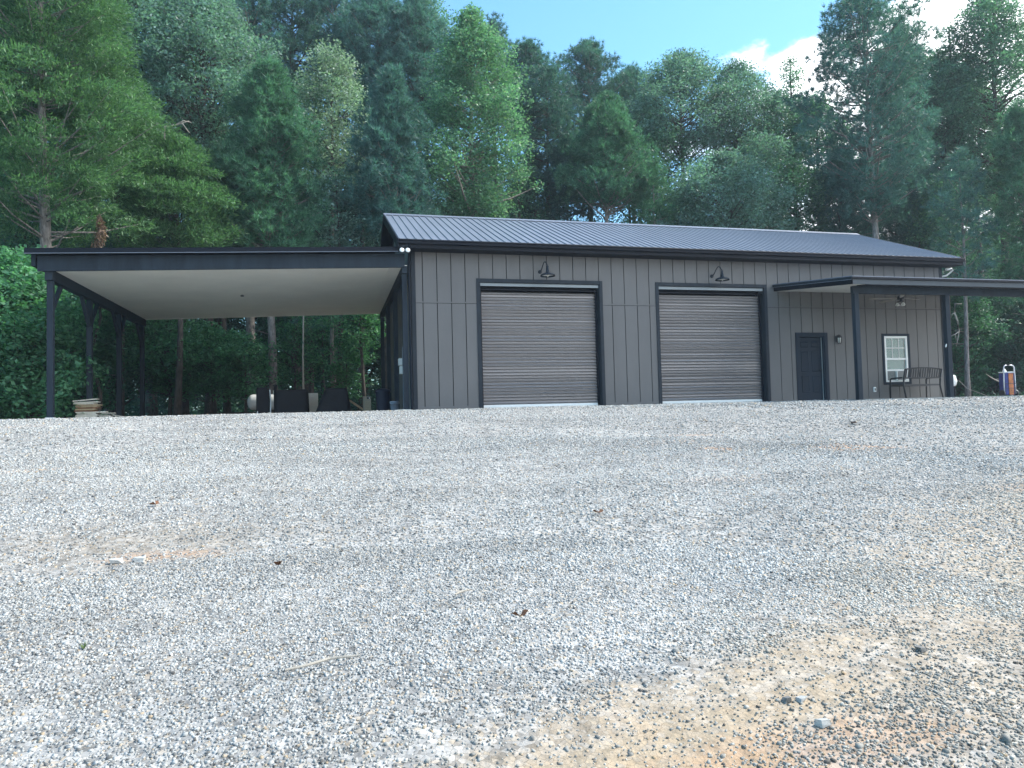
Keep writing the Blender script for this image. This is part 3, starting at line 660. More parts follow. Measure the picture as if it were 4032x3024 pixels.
# ceiling fan
fn = empty('ceiling_fan', (15.08, -1.4, 3.16), 'dark ceiling fan with five grey blades hanging under the porch roof', 'ceiling fan')
mb = MB(); mb.lathe([(.06,.19),(.02,.16),(.02,.06),(.09,.05),(.11,.0),(.10,-.06),(.05,-.08)], Matrix.Translation((15.08,-1.4,3.16)), 18); mb.build('motor', M['black'], fn, smooth=True)
for k in range(5):
    Mx = Matrix.Translation((15.08,-1.4,3.14)) @ Matrix.Rotation(k*2*PI/5+.28, 4, 'Z') @ Matrix.Rotation(.16, 4, 'X')
    mb = MB(); mb.add([Mx @ Vector(p) for p in ((.12,-.03,-.003),(.30,-.06,-.003),(.92,-.075,-.003),(.97,0,-.003),(.92,.075,-.003),(.30,.06,-.003),(.12,.03,-.003),(.12,-.03,.003),(.30,-.06,.003),(.92,-.075,.003),(.97,0,.003),(.92,.075,.003),(.30,.06,.003),(.12,.03,.003))],
        [tuple(range(7))[::-1], tuple(range(7,14))]+[(i,(i+1)%7,(i+1)%7+7,i+7) for i in range(7)]); mb.build('blade', M['fanblade'], fn)
mb = MB(); mb.lathe([(.03,-.08),(.05,-.12),(.05,-.14)], Matrix.Translation((15.08,-1.4,3.16)), 14)
for k in range(3):
    c_ = Vector((15.08+.10*math.cos(k*2.1+.4), -1.4+.10*math.sin(k*2.1+.4), 3.02)); mb.tube([(15.08,-1.4,3.06), c_, c_+Vector((0,0,-.03))], .012, 6)
mb.build('light_kit', M['black'], fn)
for k in range(3):
    mb = MB(); mb.lathe([(.02,0),(.05,-.04),(.065,-.09),(.05,-.092)], Matrix.Translation((15.08+.10*math.cos(k*2.1+.4), -1.4+.10*math.sin(k*2.1+.4), 2.99)), 12); mb.build('lamp_shade', M['frost'], fn, smooth=True)

# gooseneck lamps
def gooseneck(x, label):
    e = empty('gooseneck_lamp', (x, 0, 3.97), label, 'wall lamp', 'gooseneck lamps over the roll-up doors')
    mb = MB(); mb.lathe([(.055,0),(.055,.02),(.03,.035)], Matrix.Translation((x,-.001,3.97)) @ Matrix.Rotation(PI/2,4,'X'), 14); mb.build('wall_plate', M['trim'], e)
    pts = []
    for i in range(15):
        t = i/14; pts.append((x+.10*t, -.03-.42*t, 3.97 + .24*math.sin(min(1, t*1.25)*PI*.62)**2*1.0 - (.10*max(0, (t-.8)/.2))))
    mb = MB(); mb.tube(pts, .013, 8); mb.build('neck', M['trim'], e, smooth=True)
    T = Matrix.Translation((x+.10, -.45, 3.76))
    mb = MB(); mb.lathe([(.03,.30),(.035,.20),(.05,.17),(.05,.12),(.07,.10),(.19,.055),(.215,.03),(.215,.0),(.205,.0),(.185,.045),(.05,.09)], T, 28); mb.build('shade', M['trim'], e, smooth=True)
    mb = MB(); mb.lathe([(.184,.044),(.19,.036),(.04,.075),(.03,.08)], T, 24); mb.build('shade_lining', M['white'], e, smooth=True)
    mb = MB(); mb.lathe([(.02,.07),(.03,.04),(.025,.0),(.01,-.02)], T, 10); mb.build('bulb', M['frost'], e, smooth=True)
gooseneck(3.757, 'black gooseneck lamp on the wall over the left roll-up door')
gooseneck(9.354, 'black gooseneck lamp on the wall over the right roll-up door')
# wall lantern
e = empty('wall_lantern', (13.80, 0, 2.0), 'small black wall lantern with clear glass beside the entry door', 'lantern')
mb = MB(); mb.box(13.75, 13.85, -.02, -.001, 1.90, 2.10); mb.box(13.785, 13.815, -.10, -.02, 2.09, 2.11); mb.build('bracket', M['black'], e)
mb = MB(); mb.lathe([(.085,.0),(.09,.02),(.02,.07),(.01,.09)], Matrix.Translation((13.80,-.12,2.05)), 6); mb.lathe([(.065,0),(.07,.02)], Matrix.Translation((13.80,-.12,1.84)), 6)
for k in range(6): an = k*PI/3; mb.tube([(13.80+.066*math.cos(an), -.12+.066*math.sin(an), 1.86), (13.80+.08*math.cos(an), -.12+.08*math.sin(an), 2.05)], .006, 5)
mb.build('cage', M['black'], e)
mb = MB(); mb.lathe([(.045,0),(.05,.16)], Matrix.Translation((13.80,-.12,1.87)), 12); mb.build('glass_shade', M['frost'], e, smooth=True)
# socket and cable
e = empty('wall_socket', (15.16, 0, .32), 'white weatherproof outdoor socket low on the porch wall', 'socket')
mb = MB(); mb.box(15.11, 15.21, -.035, -.001, .25, .41); mb.build('cover', M['white'], e, bevel=.01)
mb = MB(); mb.box(15.135, 15.185, -.045, -.0355, .29, .37); mb.build('flap', M['acgrey'], e, bevel=.004)
mb = MB(); pts = [(13.3+.25*i, -.5-.3*math.sin(i*.5), .0+.004*(i % 2)) for i in range(9)]; mb.tube(pts, .008, 6)
tag(mb.build('power_cable', M['black']), 'thin black cable lying along the edge of the porch slab', 'cable')
# twin flood lamps at the carport corner
e = empty('flood_lamp', (-.25, -.45, 4.45), 'twin round white flood lamps at the corner where carport meets roof', 'flood lamp')
mb = MB(); mb.box(-.30, -.14, -.53, -.50, 4.40, 4.52); mb.tube([(-.24,-.53,4.47),(-.30,-.57,4.44)], .02, 8); mb.tube([(-.20,-.53,4.47),(-.16,-.57,4.44)], .02, 8); mb.build('mount', M['trim'], e)
for x in (-.325, -.165):
    T = Matrix.Translation((x, -.70, 4.335)) @ Matrix.Rotation(PI/2-.25, 4, 'X')
    mb = MB(); mb.lathe([(.066,.0),(.068,-.02),(.055,-.09),(.03,-.14),(.02,-.16)], T, 18); h_ = mb.build('lamp_head', M['trim'], e, smooth=True)
    mb = MB(); mb.lathe([(.064,.001),(.063,.006),(.03,.012)], T, 18); mb.build('lens', M['white'], h_, smooth=True).location = (0, 0, 0)
# security camera at the right gable
e = empty('security_camera', (18.45, .15, 4.3), 'white security camera bracket under the right end of the roof', 'camera')
mb = MB(); mb.tube([(18.10,.25,4.15),(18.42,.10,4.22),(18.60,.02,4.40),(18.45,.02,4.50)], .028, 8); mb.build('arm', M['white'], e, smooth=True)
mb = MB(); mb.lathe([(.05,0),(.055,.02),(.045,.16),(.03,.17)], Matrix.Translation((18.50,.05,4.46)) @ Matrix.Rotation(-1.9,4,'Y'), 12); mb.build('body', M['white'], e, smooth=True)

# ---------------------------------------------------------------- porch bench
def bench():
    e = empty('garden_bench', (16.2, -.55, 0), 'dark metal garden bench with curved slatted back in front of the window', 'bench')
    xa, xb, yb, yf = 15.53, 16.95, -.86, -.30
    for x in (xa, xb):
        mb = MB(); mb.tube([(x, yf+.02, 0), (x, yf, .45), (x, yf, .62), (x, yf-.05, .665), (x, yb+.05, .675)], .024, 8); mb.build('leg', M['black'], e, smooth=True)['label'] = 'wall side leg bent into the armrest'
        mb = MB(); mb.tube([(x, yb-.08, 0), (x, yb, .42), (x, yb-.02, .66), (x, yb-.09, .93)], .026, 8); mb.build('leg', M['black'], e, smooth=True)
    mb = MB(); top = lambda t: .93+.055*math.sin(PI*t)
    mb.tube([(xa+(xb-xa)*i/14, yb-.09, top(i/14)) for i in range(15)], .022, 8); mb.tube([(xa, yb-.02, .655), (xb, yb-.02, .655)], .022, 8)
    for i in range(15):
        t = (i+.75)/15.5; x = xa+(xb-xa)*t; T = Matrix()
        mb.add([(x-.028,yb-.025,.66),(x+.028,yb-.025,.66),(x+.028,yb-.087,top(t)),(x-.028,yb-.087,top(t)),(x-.028,yb-.019,.66),(x+.028,yb-.019,.66),(x+.028,yb-.081,top(t)),(x-.028,yb-.081,top(t))],
               [(0,1,2,3),(7,6,5,4),(0,4,5,1),(1,5,6,2),(2,6,7,3),(3,7,4,0)])
    mb.build('backrest', M['black'], e)
    mb = MB(); mb.box(xa, xb, yb, yb+.02, .40, .455); mb.box(xa, xb, yf-.02, yf, .40, .455)
    for i in range(9): y = yb+.03+i*.055; mb.box(xa+.01, xb-.01, y, y+.042, .445, .457)
    mb.build('seat', M['black'], e)
bench()

# ---------------------------------------------------------------- things under the carport
tank = empty('propane_tank', (-4.6, 9.6, .5), 'white rounded gas tank lying behind the black covered grills', 'tank')
T = Matrix.Translation((-5.47, 10.2, .56)) @ Matrix.Rotation(PI/2, 4, 'Y')
mb = MB(); prof = [(.31*math.sin(a_), .22-.22*math.cos(a_)) for a_ in [i*PI/2/8 for i in range(9)]]; prof[0] = (.004, 0)
prof += [(.31, 2.0)] + [(.31*math.cos(a_), 2.0+.22*math.sin(a_)) for a_ in [i*PI/2/8 for i in range(1, 8)]]
mb.lathe(prof, T, 32); mb.build('shell', M['tank'], tank, smooth=True)
for x in (-4.9, -3.9): mb = MB(); mb.box(x, x+.08, 10.0, 10.4, -.05, .30); mb.build('leg', M['gutter'], tank)
mb = MB(); mb.lathe([(.09,0),(.09,.14),(.07,.16)], Matrix.Translation((-4.4,10.2,.86)), 12); mb.build('valve_dome', M['tank'], tank)

def cover(name, label, x0, x1, y0, y1, h, topx0, topx1, seed, bump=None):
    """draped fabric cover: loft of wobbly rings"""
    rs = random.Random(seed); mb = MB(); K = 28; R_ = []
    for j, t in enumerate((0, .08, .3, .6, .85, .96, 1.0)):
        a0 = x0+(topx0-x0)*t; a1 = x1+(topx1-x1)*t; ring = []
        for k in range(K):
            an = 2*PI*k/K; cx, cy = math.cos(an), math.sin(an)
            sx = math.copysign(abs(cx)**.35, cx); sy = math.copysign(abs(cy)**.35, cy)
            wv = 1+.03*math.sin(k*2.9+seed)*(1-t*.6)+rs.uniform(-.012, .012)
            sh = 1 if t < .9 else (.97 if t < .99 else .9)
            ring.append(((a0+a1)/2+(a1-a0)/2*sx*wv*sh, (y0+y1)/2+(y1-y0)/2*sy*wv*sh, .02+h*t+(rs.uniform(-.01, .01) if t > .5 else 0)))
        R_.append(ring)
    mb.v = [p for r_ in R_ for p in r_]
    for j in range(len(R_)-1):
        for k in range(K): mb.f.append((j*K+k, j*K+(k+1)%K, (j+1)*K+(k+1)%K, (j+1)*K+k))
    n = len(mb.v); mb.v.append(((topx0+topx1)/2, (y0+y1)/2, h+.03)); mb.f += [((len(R_)-1)*K+k, (len(R_)-1)*K+(k+1)%K, n) for k in range(K)]
    o_ = mb.build(name, M['blackcloth'], smooth=True); tag(o_, label, 'covered grill'); return o_
cover('covered_grill', 'narrow black covered grill in front of the white gas tank', -4.74, -4.27, 5.8, 6.5, .93, -4.72, -4.30, 3)
cover('covered_grill', 'wide low black covered grill in the middle of the three', -4.15, -2.98, 5.6, 6.4, .84, -4.08, -3.02, 5)
o_ = cover('covered_grill', 'black covered grill with sloping sides nearest the building wall', -2.76, -1.58, 4.6, 5.4, .82, -2.42, -1.70, 8)
e = empty('smoker_chimney', (-4.17, 6.9, 0), 'black upright pipe sticking up between two covered grills', 'pipe')
mb = MB(); mb.tube([(-4.17,6.9,.0),(-4.17,6.9,1.06)], .055, 12); mb.build('pipe', M['blackcloth'], e)
mb = MB(); mb.lathe([(.08,0),(.085,.03),(.05,.06)], Matrix.Translation((-4.17,6.9,1.04)), 12); mb.build('cap', M['black'], e)
e = empty('garden_umbrella', (-4.24, 5.7, 0), 'thin pale pole standing between the left and middle covered grills', 'pole')
mb = MB(); mb.tube([(-4.235,5.55,.02),(-4.225,5.55,.5),(-4.25,5.55,.86)], .02, 8); mb.build('pole', M['chrome'], e)
mb = MB(); mb.lathe([(.05,0),(.05,.02),(.02,.04)], Matrix.Translation((-4.235,5.55,0)), 10); mb.build('foot', M['acgrey'], e)
mb = MB(); mb.add([(-4.70,5.62,.0),(-4.64,5.62,.0),(-4.645,5.60,.14),(-4.66,5.60,.15),(-4.70,5.66,.0),(-4.64,5.66,.0),(-4.645,5.64,.14),(-4.66,5.64,.15)], [(0,1,2,3),(7,6,5,4),(0,4,5,1),(1,5,6,2),(2,6,7,3),(3,7,4,0)])
tag(mb.build('pale_peg', M['white']), 'small pale peg on the slab edge below the narrow covered grill', 'peg')
mb = MB(); mb.box(-3.05, -2.70, 7.2, 7.25, .0, .78); tag(mb.build('board_offcut', M['woodpale'], bevel=.004), 'pale board standing behind the two right covered grills', 'board')
T = Matrix.Translation((-1.33, 5.6, .24)) @ Matrix.Rotation(.62, 4, 'Y')
mb = MB(); mb.box(-.36, .36, -.05, .0, -.035, .035, T); tag(mb.build('leaning_plank', M['wood'], bevel=.003), 'brown plank leaning on the covered grill next to the tan heater', 'plank')
e = empty('portable_air_conditioner', (-1.04, 5.1, 0), 'tan portable air conditioner with a dark control panel', 'air conditioner')
mb = MB(); mb.box(-1.18, -.905, 5.0, 5.3, .0, .56); mb.build('body', M['tan'], e, bevel=.015)
mb = MB(); mb.box(-1.05, -.93, 4.992, 4.999, .47, .53); mb.build('control_panel', M['black'], e)
mb = MB(); mb.prism([(-.965,.50+.022),(-.965-.022,.50),(-.965,.50-.022),(-.965+.022,.50)], 'y', 4.988, 4.9915); mb.build('white_diamond', M['white'], e)
mb = MB()
for i in range(11): mb.box(-1.12, -.94, 4.993, 4.999, .08+i*.03, .092+i*.03)
mb.build('louvre', M['wood'], e)
e = empty('dust_bin', (-.56, 4.2, 0), 'dark blue round bin with a domed lid against the carport side wall', 'bin')
mb = MB(); mb.lathe([(.20,0),(.215,.05),(.24,.66),(.25,.68)], Matrix.Translation((-.56,4.25,0)), 24); mb.build('body', M['bin'], e, smooth=True)
mb = MB(); mb.lathe([(.262,.66),(.265,.70),(.22,.76),(.08,.795),(.02,.80)], Matrix.Translation((-.56,4.25,0)), 24); mb.build('lid', M['bin'], e, smooth=True)
e = empty('bucket', (-.40, 1.65, 0), 'grey plastic bucket standing beside the carport corner post', 'bucket')
mb = MB(); mb.lathe([(.11,0),(.115,.01),(.13,.22),(.14,.22),(.14,.235),(.132,.237),(.133,.26),(.143,.262),(.143,.28),(.136,.285),(.14,.30),(.13,.30),(.11,.03)], Matrix.Translation((-.40,1.65,0)), 22); mb.build('body', M['bucket'], e, smooth=True)
mb = MB(); mb.tube([(-.40+.14*math.cos(a_), 1.65-.02-.05*math.sin(a_), .27-.12*math.sin(a_)) for a_ in [i*PI/10 for i in range(11)]], .004, 5); mb.build('handle', M['chrome'], e)
mb = MB(); mb.tube([(-.48,-.02,.012),(-.40,-.05,.03),(-.30,-.05,.025),(-.12,-.1,.014)], .008, 6); tag(mb.build('hose_end', M['woodpale']), 'short yellow cord end beside the carport corner post base', 'cord')

# wood stack: each board its own thing
ordn = ['topmost', 'second', 'third', 'fourth', 'fifth', 'sixth', 'seventh', 'eighth', 'ninth', 'tenth', 'eleventh', 'twelfth', 'thirteenth', 'fourteenth', 'fifteenth']
rs = random.Random(11); z = .0; nb = 13; cols = ['woodpale']*5 + ['woodbrown', 'wood', 'woodbrown', 'wood', 'wood', 'woodpale', 'woodpale', 'woodpale']
for i in range(nb):
    h = .036 if i < 10 else .032; wd = rs.uniform(.50, .62) if i < 11 else .62
    cx = -9.08+rs.uniform(-.04, .04) - (.03 if i > 9 else 0); tilt = rs.uniform(-.015, .015) + (-.10 if i == nb-1 else -.035 if i == nb-2 else 0)
    T = Matrix.Translation((cx, 3.1, z+h/2+(.03 if i == nb-1 else 0))) @ Matrix.Rotation(rs.uniform(-.12, .12), 4, 'Z') @ Matrix.Rotation(tilt, 4, 'Y')
    mb = MB(); mb.box(-wd/2, wd/2, -.16, .16, -h/2, h/2, T)
    tone = {'woodpale': 'pale', 'wood': 'tan', 'woodbrown': 'brown'}[cols[i]]
    nm = ordn[nb-1-i]
    tag(mb.build('stacked_board', M[cols[i]], bevel=.004), f'{tone} short board, {nm} from the top of the wood stack' if nm != 'topmost' else 'pale short board tilted on top of the wood stack', 'board', 'boards stacked beside the carport front post')
    z += h + .006
for i, (cx, z_, wd, tl, lab) in enumerate(((-8.56, .045, .30, 0, 'pale short board at the bottom of the low heap right of the wood stack'), (-8.58, .09, .34, .03, 'grey board in the middle of the low heap right of the wood stack'),
        (-8.50, .15, .36, .02, 'grey board lying on the low heap right of the wood stack'), (-8.62, .19, .16, 0, 'small pale offcut on top of the low heap beside the wood stack'),
        (-8.22, .06, .36, .22, 'grey board sliding down right from the low heap'), (-7.85, .025, .34, .05, 'weathered board lying flat furthest right of the wood stack'))):
    T = Matrix.Translation((cx, 3.0, z_)) @ Matrix.Rotation(rs.uniform(-.2, .2), 4, 'Z') @ Matrix.Rotation(tl, 4, 'Y')
    mb = MB(); mb.box(-wd/2, wd/2, -.12, .12, -.016, .016, T); tag(mb.build('loose_board', M['woodpale' if i in (0, 3) else 'dead'], bevel=.003), lab, 'board', 'loose boards beside the wood stack')
mb = MB(); mb.tube([(-7.3,4.2,.01),(-7.0,4.25,.03),(-6.75,4.3,.02)], .02, 6); tag(mb.build('short_stick', M['dead']), 'short pale stick on the slab right of the wood stack', 'stick')

# ---------------------------------------------------------------- right of the building
e = empty('hand_truck', (21.9, 1.2, 0), 'hand truck with pale tube handle carrying a blue and orange load', 'hand truck')
hx0, hx1, hy = 21.86, 22.38, 1.2; Z = gz(22, 1.2)
mb = MB(); mb.tube([(hx0,hy,.10),(hx0,hy,.62),(hx0+.02,hy,1.08),(hx0+.06,hy,1.14),(hx0+.12,hy,1.165),(hx1-.12,hy,1.165),(hx1-.06,hy,1.14),(hx1-.02,hy,1.08),(hx1,hy,.62),(hx1,hy,.10)], .02, 8)
mb.tube([(hx0,hy,.9),(hx1,hy,.9)], .014, 8); mb.build('frame', M['chrome'], e, smooth=True)
mb = MB(); mb.box(hx0+.05, hx1-.05, hy-.01, hy+.26, .06, .88)
for v_ in mb.v: pass
mb.build('blue_load', M['blue'], e, bevel=.03)
mb = MB(); mb.box(hx0+.20, hx1-.11, hy-.03, hy-.0105, .07, .86); mb.build('orange_panel', M['orange'], e, bevel=.003)
mb = MB(); mb.box(hx0+.03, hx1-.05, hy-.01, hy+.24, .885, .925); mb.lathe([(.07,0),(.05,.08),(.015,.12)], Matrix.Translation((hx0+.16,hy+.1,.92)), 8); mb.build('pale_top_bundle', M['white'], e, bevel=.012)
mb = MB()
for z_ in (.30, .48): mb.box(hx0-.005, hx1+.005, hy-.036, hy-.0305, z_, z_+.02)
mb.build('strap', M['bin'], e)
for x in (hx0-.05, hx1+.05):
    mb = MB(); mb.lathe([(.04,-.03),(.12,-.03),(.125,0),(.12,.03),(.04,.03)], Matrix.Translation((x,hy+.05,.13)) @ Matrix.Rotation(PI/2,4,'Y'), 18); mb.build('wheel', M['black'], e)
mb = MB(); mb.box(hx0, hx1, hy-.20, hy+.0, .0, .012); mb.build('toe_plate', M['gutter'], e)

e = empty('utility_tub', (22.2, 4.2, 0), 'white ribbed plastic tub on dark legs behind the right porch post', 'tub')
K = 20; mb = MB()
ringsp = [(.50, 22.0, 22.55), (.56, 21.95, 22.64), (.68, 21.9, 22.68), (.70, 21.9, 22.70), (.74, 21.9, 22.69), (.80, 21.92, 22.66), (.92, 21.95, 22.62), (.96, 21.98, 22.56)]
for z_, a_, b__ in ringsp:
    for k in range(K):
        an = 2*PI*k/K; mb.v.append(((a_+b__)/2+(b__-a_)/2*math.copysign(abs(math.cos(an))**.6, math.cos(an)), 4.2+.28*math.copysign(abs(math.sin(an))**.6, math.sin(an)), z_))
for j in range(len(ringsp)-1):
    for k in range(K): mb.f.append((j*K+k, j*K+(k+1)%K, (j+1)*K+(k+1)%K, (j+1)*K+k))
mb.f += [tuple(range(K))[::-1], tuple(range(7*K, 8*K))]
mb.build('shell', M['white'], e, smooth=True)
for x, y in ((22.08,4.0),(22.5,4.0),(22.08,4.4),(22.5,4.4)): mb = MB(); mb.box(x-.02, x+.02, y-.02, y+.02, -.05, .52); mb.build('leg', M['gutter'], e)
mb = MB(); mb.tube([(22.72,4.0,.74),(22.9,3.8,.40),(23.4,3.2,.02)], .014, 6); tag(mb.build('fallen_stick', M['dead']), 'thin pale stick leaning from the white tub down to the ground', 'stick')
def branch(name, pts, rad, label, kids=()):
    mb = MB(); mb.tube(pts, rad, 6)
    for k_ in kids: mb.tube(k_[0], k_[1], 5)
    tag(mb.build(name, M['dead'], smooth=True), label, 'branch')
A = lambda x, y, Y: at((3400+x*.4158)/1.8228, (950+y*.4158)/1.8228, Y)
branch('hanging_branch', [A(930,592,9),A(865,592,9),A(862,680,9),A(890,760,9),A(908,850,9),A(890,940,9),A(878,1000,9)], [.03,.05,.05,.045,.035,.02,.01], 'bare pale dead branch hanging just right of the right porch post',
       [([A(862,680,9),A(838,690,9),A(835,720,9)], [.03,.02,.01]), ([A(905,855,9),A(860,885,9),A(810,905,9)], [.03,.02,.01]), ([A(868,880,9),A(880,940,9)], [.02,.01])])
branch('fallen_branch', [A(1160,1255,5),A(1200,1285,5),A(1250,1315,5),A(1330,1345,5),A(1400,1470,5)], [.012,.02,.03,.035,.03], 'pale dead branch leaning low to the left of the hand truck', [([A(1250,1308,5),A(1300,1302,5),A(1345,1303,5)], [.02,.014,.01])])
A2 = lambda x, y, Y: at(x*1100/1825/1.8228, y*1000/1659/1.8228, Y)
branch('dead_snag', [A2(1075,905,10),A2(1078,825,10),A2(1130,820,10),A2(1190,805,10),A2(1235,790,10)], [.025,.03,.03,.022,.012], 'bare broken pale branch sticking out of the trees above the carport', [([A2(1190,805,10),A2(1215,840,10),A2(1240,870,10)], [.03,.02,.01]), ([A2(1150,812,10),A2(1200,790,10),A2(1250,800,10)], [.03,.02,.01])])

# small litter on the gravel
def litter(kind, x, y, s, label, seed):
    rs = random.Random(seed); z = gz(x, y)
    if kind == 'stick':
        mb = MB(); a_ = rs.uniform(.1, .6); d = Vector((math.cos(a_), math.sin(a_), 0))
        n_ = Vector((-d.y, d.x, 0)); mb.tube([Vector((x, y, z+.035))+d*s*t+n_*s*.06*math.sin(t*7+seed)+Vector((0, 0, (gz(x+d.x*s*t, y+d.y*s*t)-z))) for t in (-.5, -.2, .1, .35, .5)], [.005, .007, .007, .005, .002], 6)
        return tag(mb.build('twig', M['dead']), label, 'twig')
    if kind == 'leaf':
        mb = MB()
        for k in range(3):
            a_ = rs.uniform(0, 6.28); c_, s_ = math.cos(a_)*s, math.sin(a_)*s
            mb.add([(x, y, z+.025), (x+c_*.5-s_*.25, y+s_*.5+c_*.25, z+.055), (x+c_, y+s_, z+.035+rs.uniform(0, .03)), (x+c_*.5+s_*.25, y+s_*.5-c_*.25, z+.03)], [(0,1,2,3)])
        return tag(mb.build('dead_leaf', M['deadleaf']), label, 'leaf')
    if kind == 'weed':
        mb = MB()
        for k in range(16):
            a_ = rs.uniform(0, 6.28); l_ = s*rs.uniform(.5, 1); c_, s_ = math.cos(a_), math.sin(a_)
            mb.add([(x-s_*.004, y+c_*.004, z), (x+s_*.004, y-c_*.004, z), (x+c_*l_*.6, y+s_*l_*.6, z+l_*.8), (x+c_*l_*.5, y+s_*l_*.5, z+l_*.7)], [(0,1,2,3)])
        return tag(mb.build('weed_tuft', M['bush_green']), label, 'weed')
    cube = [(-1,-1,-1),(1,-1,-1),(1,1,-1),(-1,1,-1),(-1,-1,1),(1,-1,1),(1,1,1),(-1,1,1)]
    mb = MB(); mb.add([(x+p[0]*s*.5*rs.uniform(.3,1), y+p[1]*s*.4*rs.uniform(.3,1), z+s*.16+p[2]*s*.26*rs.uniform(.25,1)) for p in cube], [(0,3,2,1),(4,5,6,7),(0,1,5,4),(1,2,6,5),(2,3,7,6),(3,0,4,7)])
    return tag(mb.build('rock', M['darkstone'] if kind == 'dark' else M['stone'], bevel=s*.03), label, 'rock')
litter('stick', -2.30, -16.60, .34, 'long thin brown twig on the gravel in the lower left', 1)
litter('stick', -1.51, -15.85, .12, 'short brown twig on the gravel in the middle of the yard', 2)
litter('leaf', -3.78, -13.04, .07, 'dark dead leaf on the gravel in front of the carport', 3)
litter('leaf', -.05, -14.31, .06, 'dark dead leaf on the gravel in line with the left roll-up door', 4)
litter('leaf', -2.60, -14.92, .05, 'dark dead leaf left of the short twig in the yard', 5)
litter('leaf', -1.27, -16.29, .05, 'dark dead leaf on the gravel nearest the middle of the picture foot', 6)
litter('leaf', 6.98, -8.98, .16, 'flat dark leaf clump on the gravel in front of the porch', 7)
litter('weed', -3.45, -16.09, .05, 'small green weed tuft on the gravel at lower left', 8)
litter('rock', -3.72, -14.5, .10, 'flat pale rock, left of the pair in the tan patch', 9)
litter('rock', -3.57, -14.49, .09, 'flat pale rock, right of the pair in the tan patch', 10)
litter('dark', -.42, -17.42, .055, 'grey rock on the bare sand at lower right, left of a white one', 11)
litter('rock', -.36, -17.44, .055, 'white rock on the bare sand at lower right beside a grey one', 12)
litter('dark', .49, -17.18, .06, 'dark grey rock on the gravel at the lower right edge', 13)
litter('rock', -.40, -17.62, .07, 'large white rock at the foot of the picture in the sand', 14)

# ---------------------------------------------------------------- trees
def leaf_quads(P, n, rs, size, mode, out_dir=None):
    """P: (m,3) leaf positions. returns verts (m*4,3), faces"""
    m = len(P)
    if mode == 'broad':
        u = rs.normal(size=(m, 3)); u[:, 2] *= .55; u /= np.linalg.norm(u, axis=1)[:, None]
        nrm = rs.normal(size=(m, 3))*.8 + np.array([0, 0, .9]); v = np.cross(nrm, u); v /= np.linalg.norm(v, axis=1)[:, None]+1e-9
        L_ = size*rs.uniform(.6, 1.25, m)[:, None]; W = L_*rs.uniform(.38, .6, m)[:, None]
        q = np.stack([P-u*L_*.5, P+v*W*.5+u*L_*.05, P+u*L_*.5, P-v*W*.5+u*L_*.05], 1)
    else:   # spray: long narrow, follows out_dir
        u = out_dir + rs.normal(size=(m, 3))*.65; u[:, 2] -= .05; u /= np.linalg.norm(u, axis=1)[:, None]
        nrm = rs.normal(size=(m, 3))*.5 + np.array([0, 0, 1]); v = np.cross(nrm, u); v /= np.linalg.norm(v, axis=1)[:, None]+1e-9
        L_ = size*rs.uniform(.6, 1.4, m)[:, None]; W = L_*.26
        q = np.stack([P-u*L_*.3, P+v*W*.5+u*L_*.1, P+u*L_*.8, P-v*W*.5+u*L_*.1], 1)
        q[:, 2, 2] += rs.uniform(-.03, .05, m)
    return q.reshape(-1, 3), np.arange(m*4).reshape(m, 4)
def needles(P, D, rs, L0, K, wd):
    m = len(P)*K
    P = np.repeat(P, K, 0); D = np.repeat(D, K, 0)
    d = D + rs.normal(size=(m, 3))*.75; d /= np.linalg.norm(d, axis=1)[:, None]
    s = np.cross(d, rs.normal(size=(m, 3))); s /= np.linalg.norm(s, axis=1)[:, None]+1e-9
    L_ = L0*rs.uniform(.65, 1.15, m)[:, None]
    q = np.stack([P-s*wd*.5+d*.02, P+s*wd*.5+d*.02, P+d*L_], 1)
    return q.reshape(-1, 3), np.arange(m*3).reshape(m, 3)

KINDS_T = {  # profile, clusters per m, cluster radius, flattening, leaves per cluster, leaf size
 'oak':   dict(prof=lambda t: max(.12, math.sin(PI*min(1, .18+.82*t)**.95))**.7, cr=.80, fl=.62, lf=150, ls=.17, inner=.35),
 'gum':   dict(prof=lambda t: (1-t)**.55*(.55+.45*min(1, t*5)), cr=.70, fl=.62, lf=130, ls=.165, inner=.3),
 'pine':  dict(prof=lambda t: (1-t)**.62*(.6+.4*min(1, t*4)), cr=.56, fl=.62, lf=17, ls=.31, inner=.2),
 'tallpine': dict(prof=lambda t: (.45+.55*math.sin(PI*min(1, t*1.05)))*(1.0 if t < .75 else ((1-t)/.25)**.5+.05), cr=.62, fl=.50, lf=17, ls=.31, inner=.1),
 'cedar': dict(prof=lambda t: (1-t)**.5*(.75+.25*min(1, t*3)), cr=.72, fl=.36, lf=330, ls=.135, inner=.25),
 'sapling': dict(prof=lambda t: max(.15, math.sin(PI*min(1, .12+.86*t)))**.6, cr=.55, fl=.5, lf=100, ls=.155, inner=.2),
}
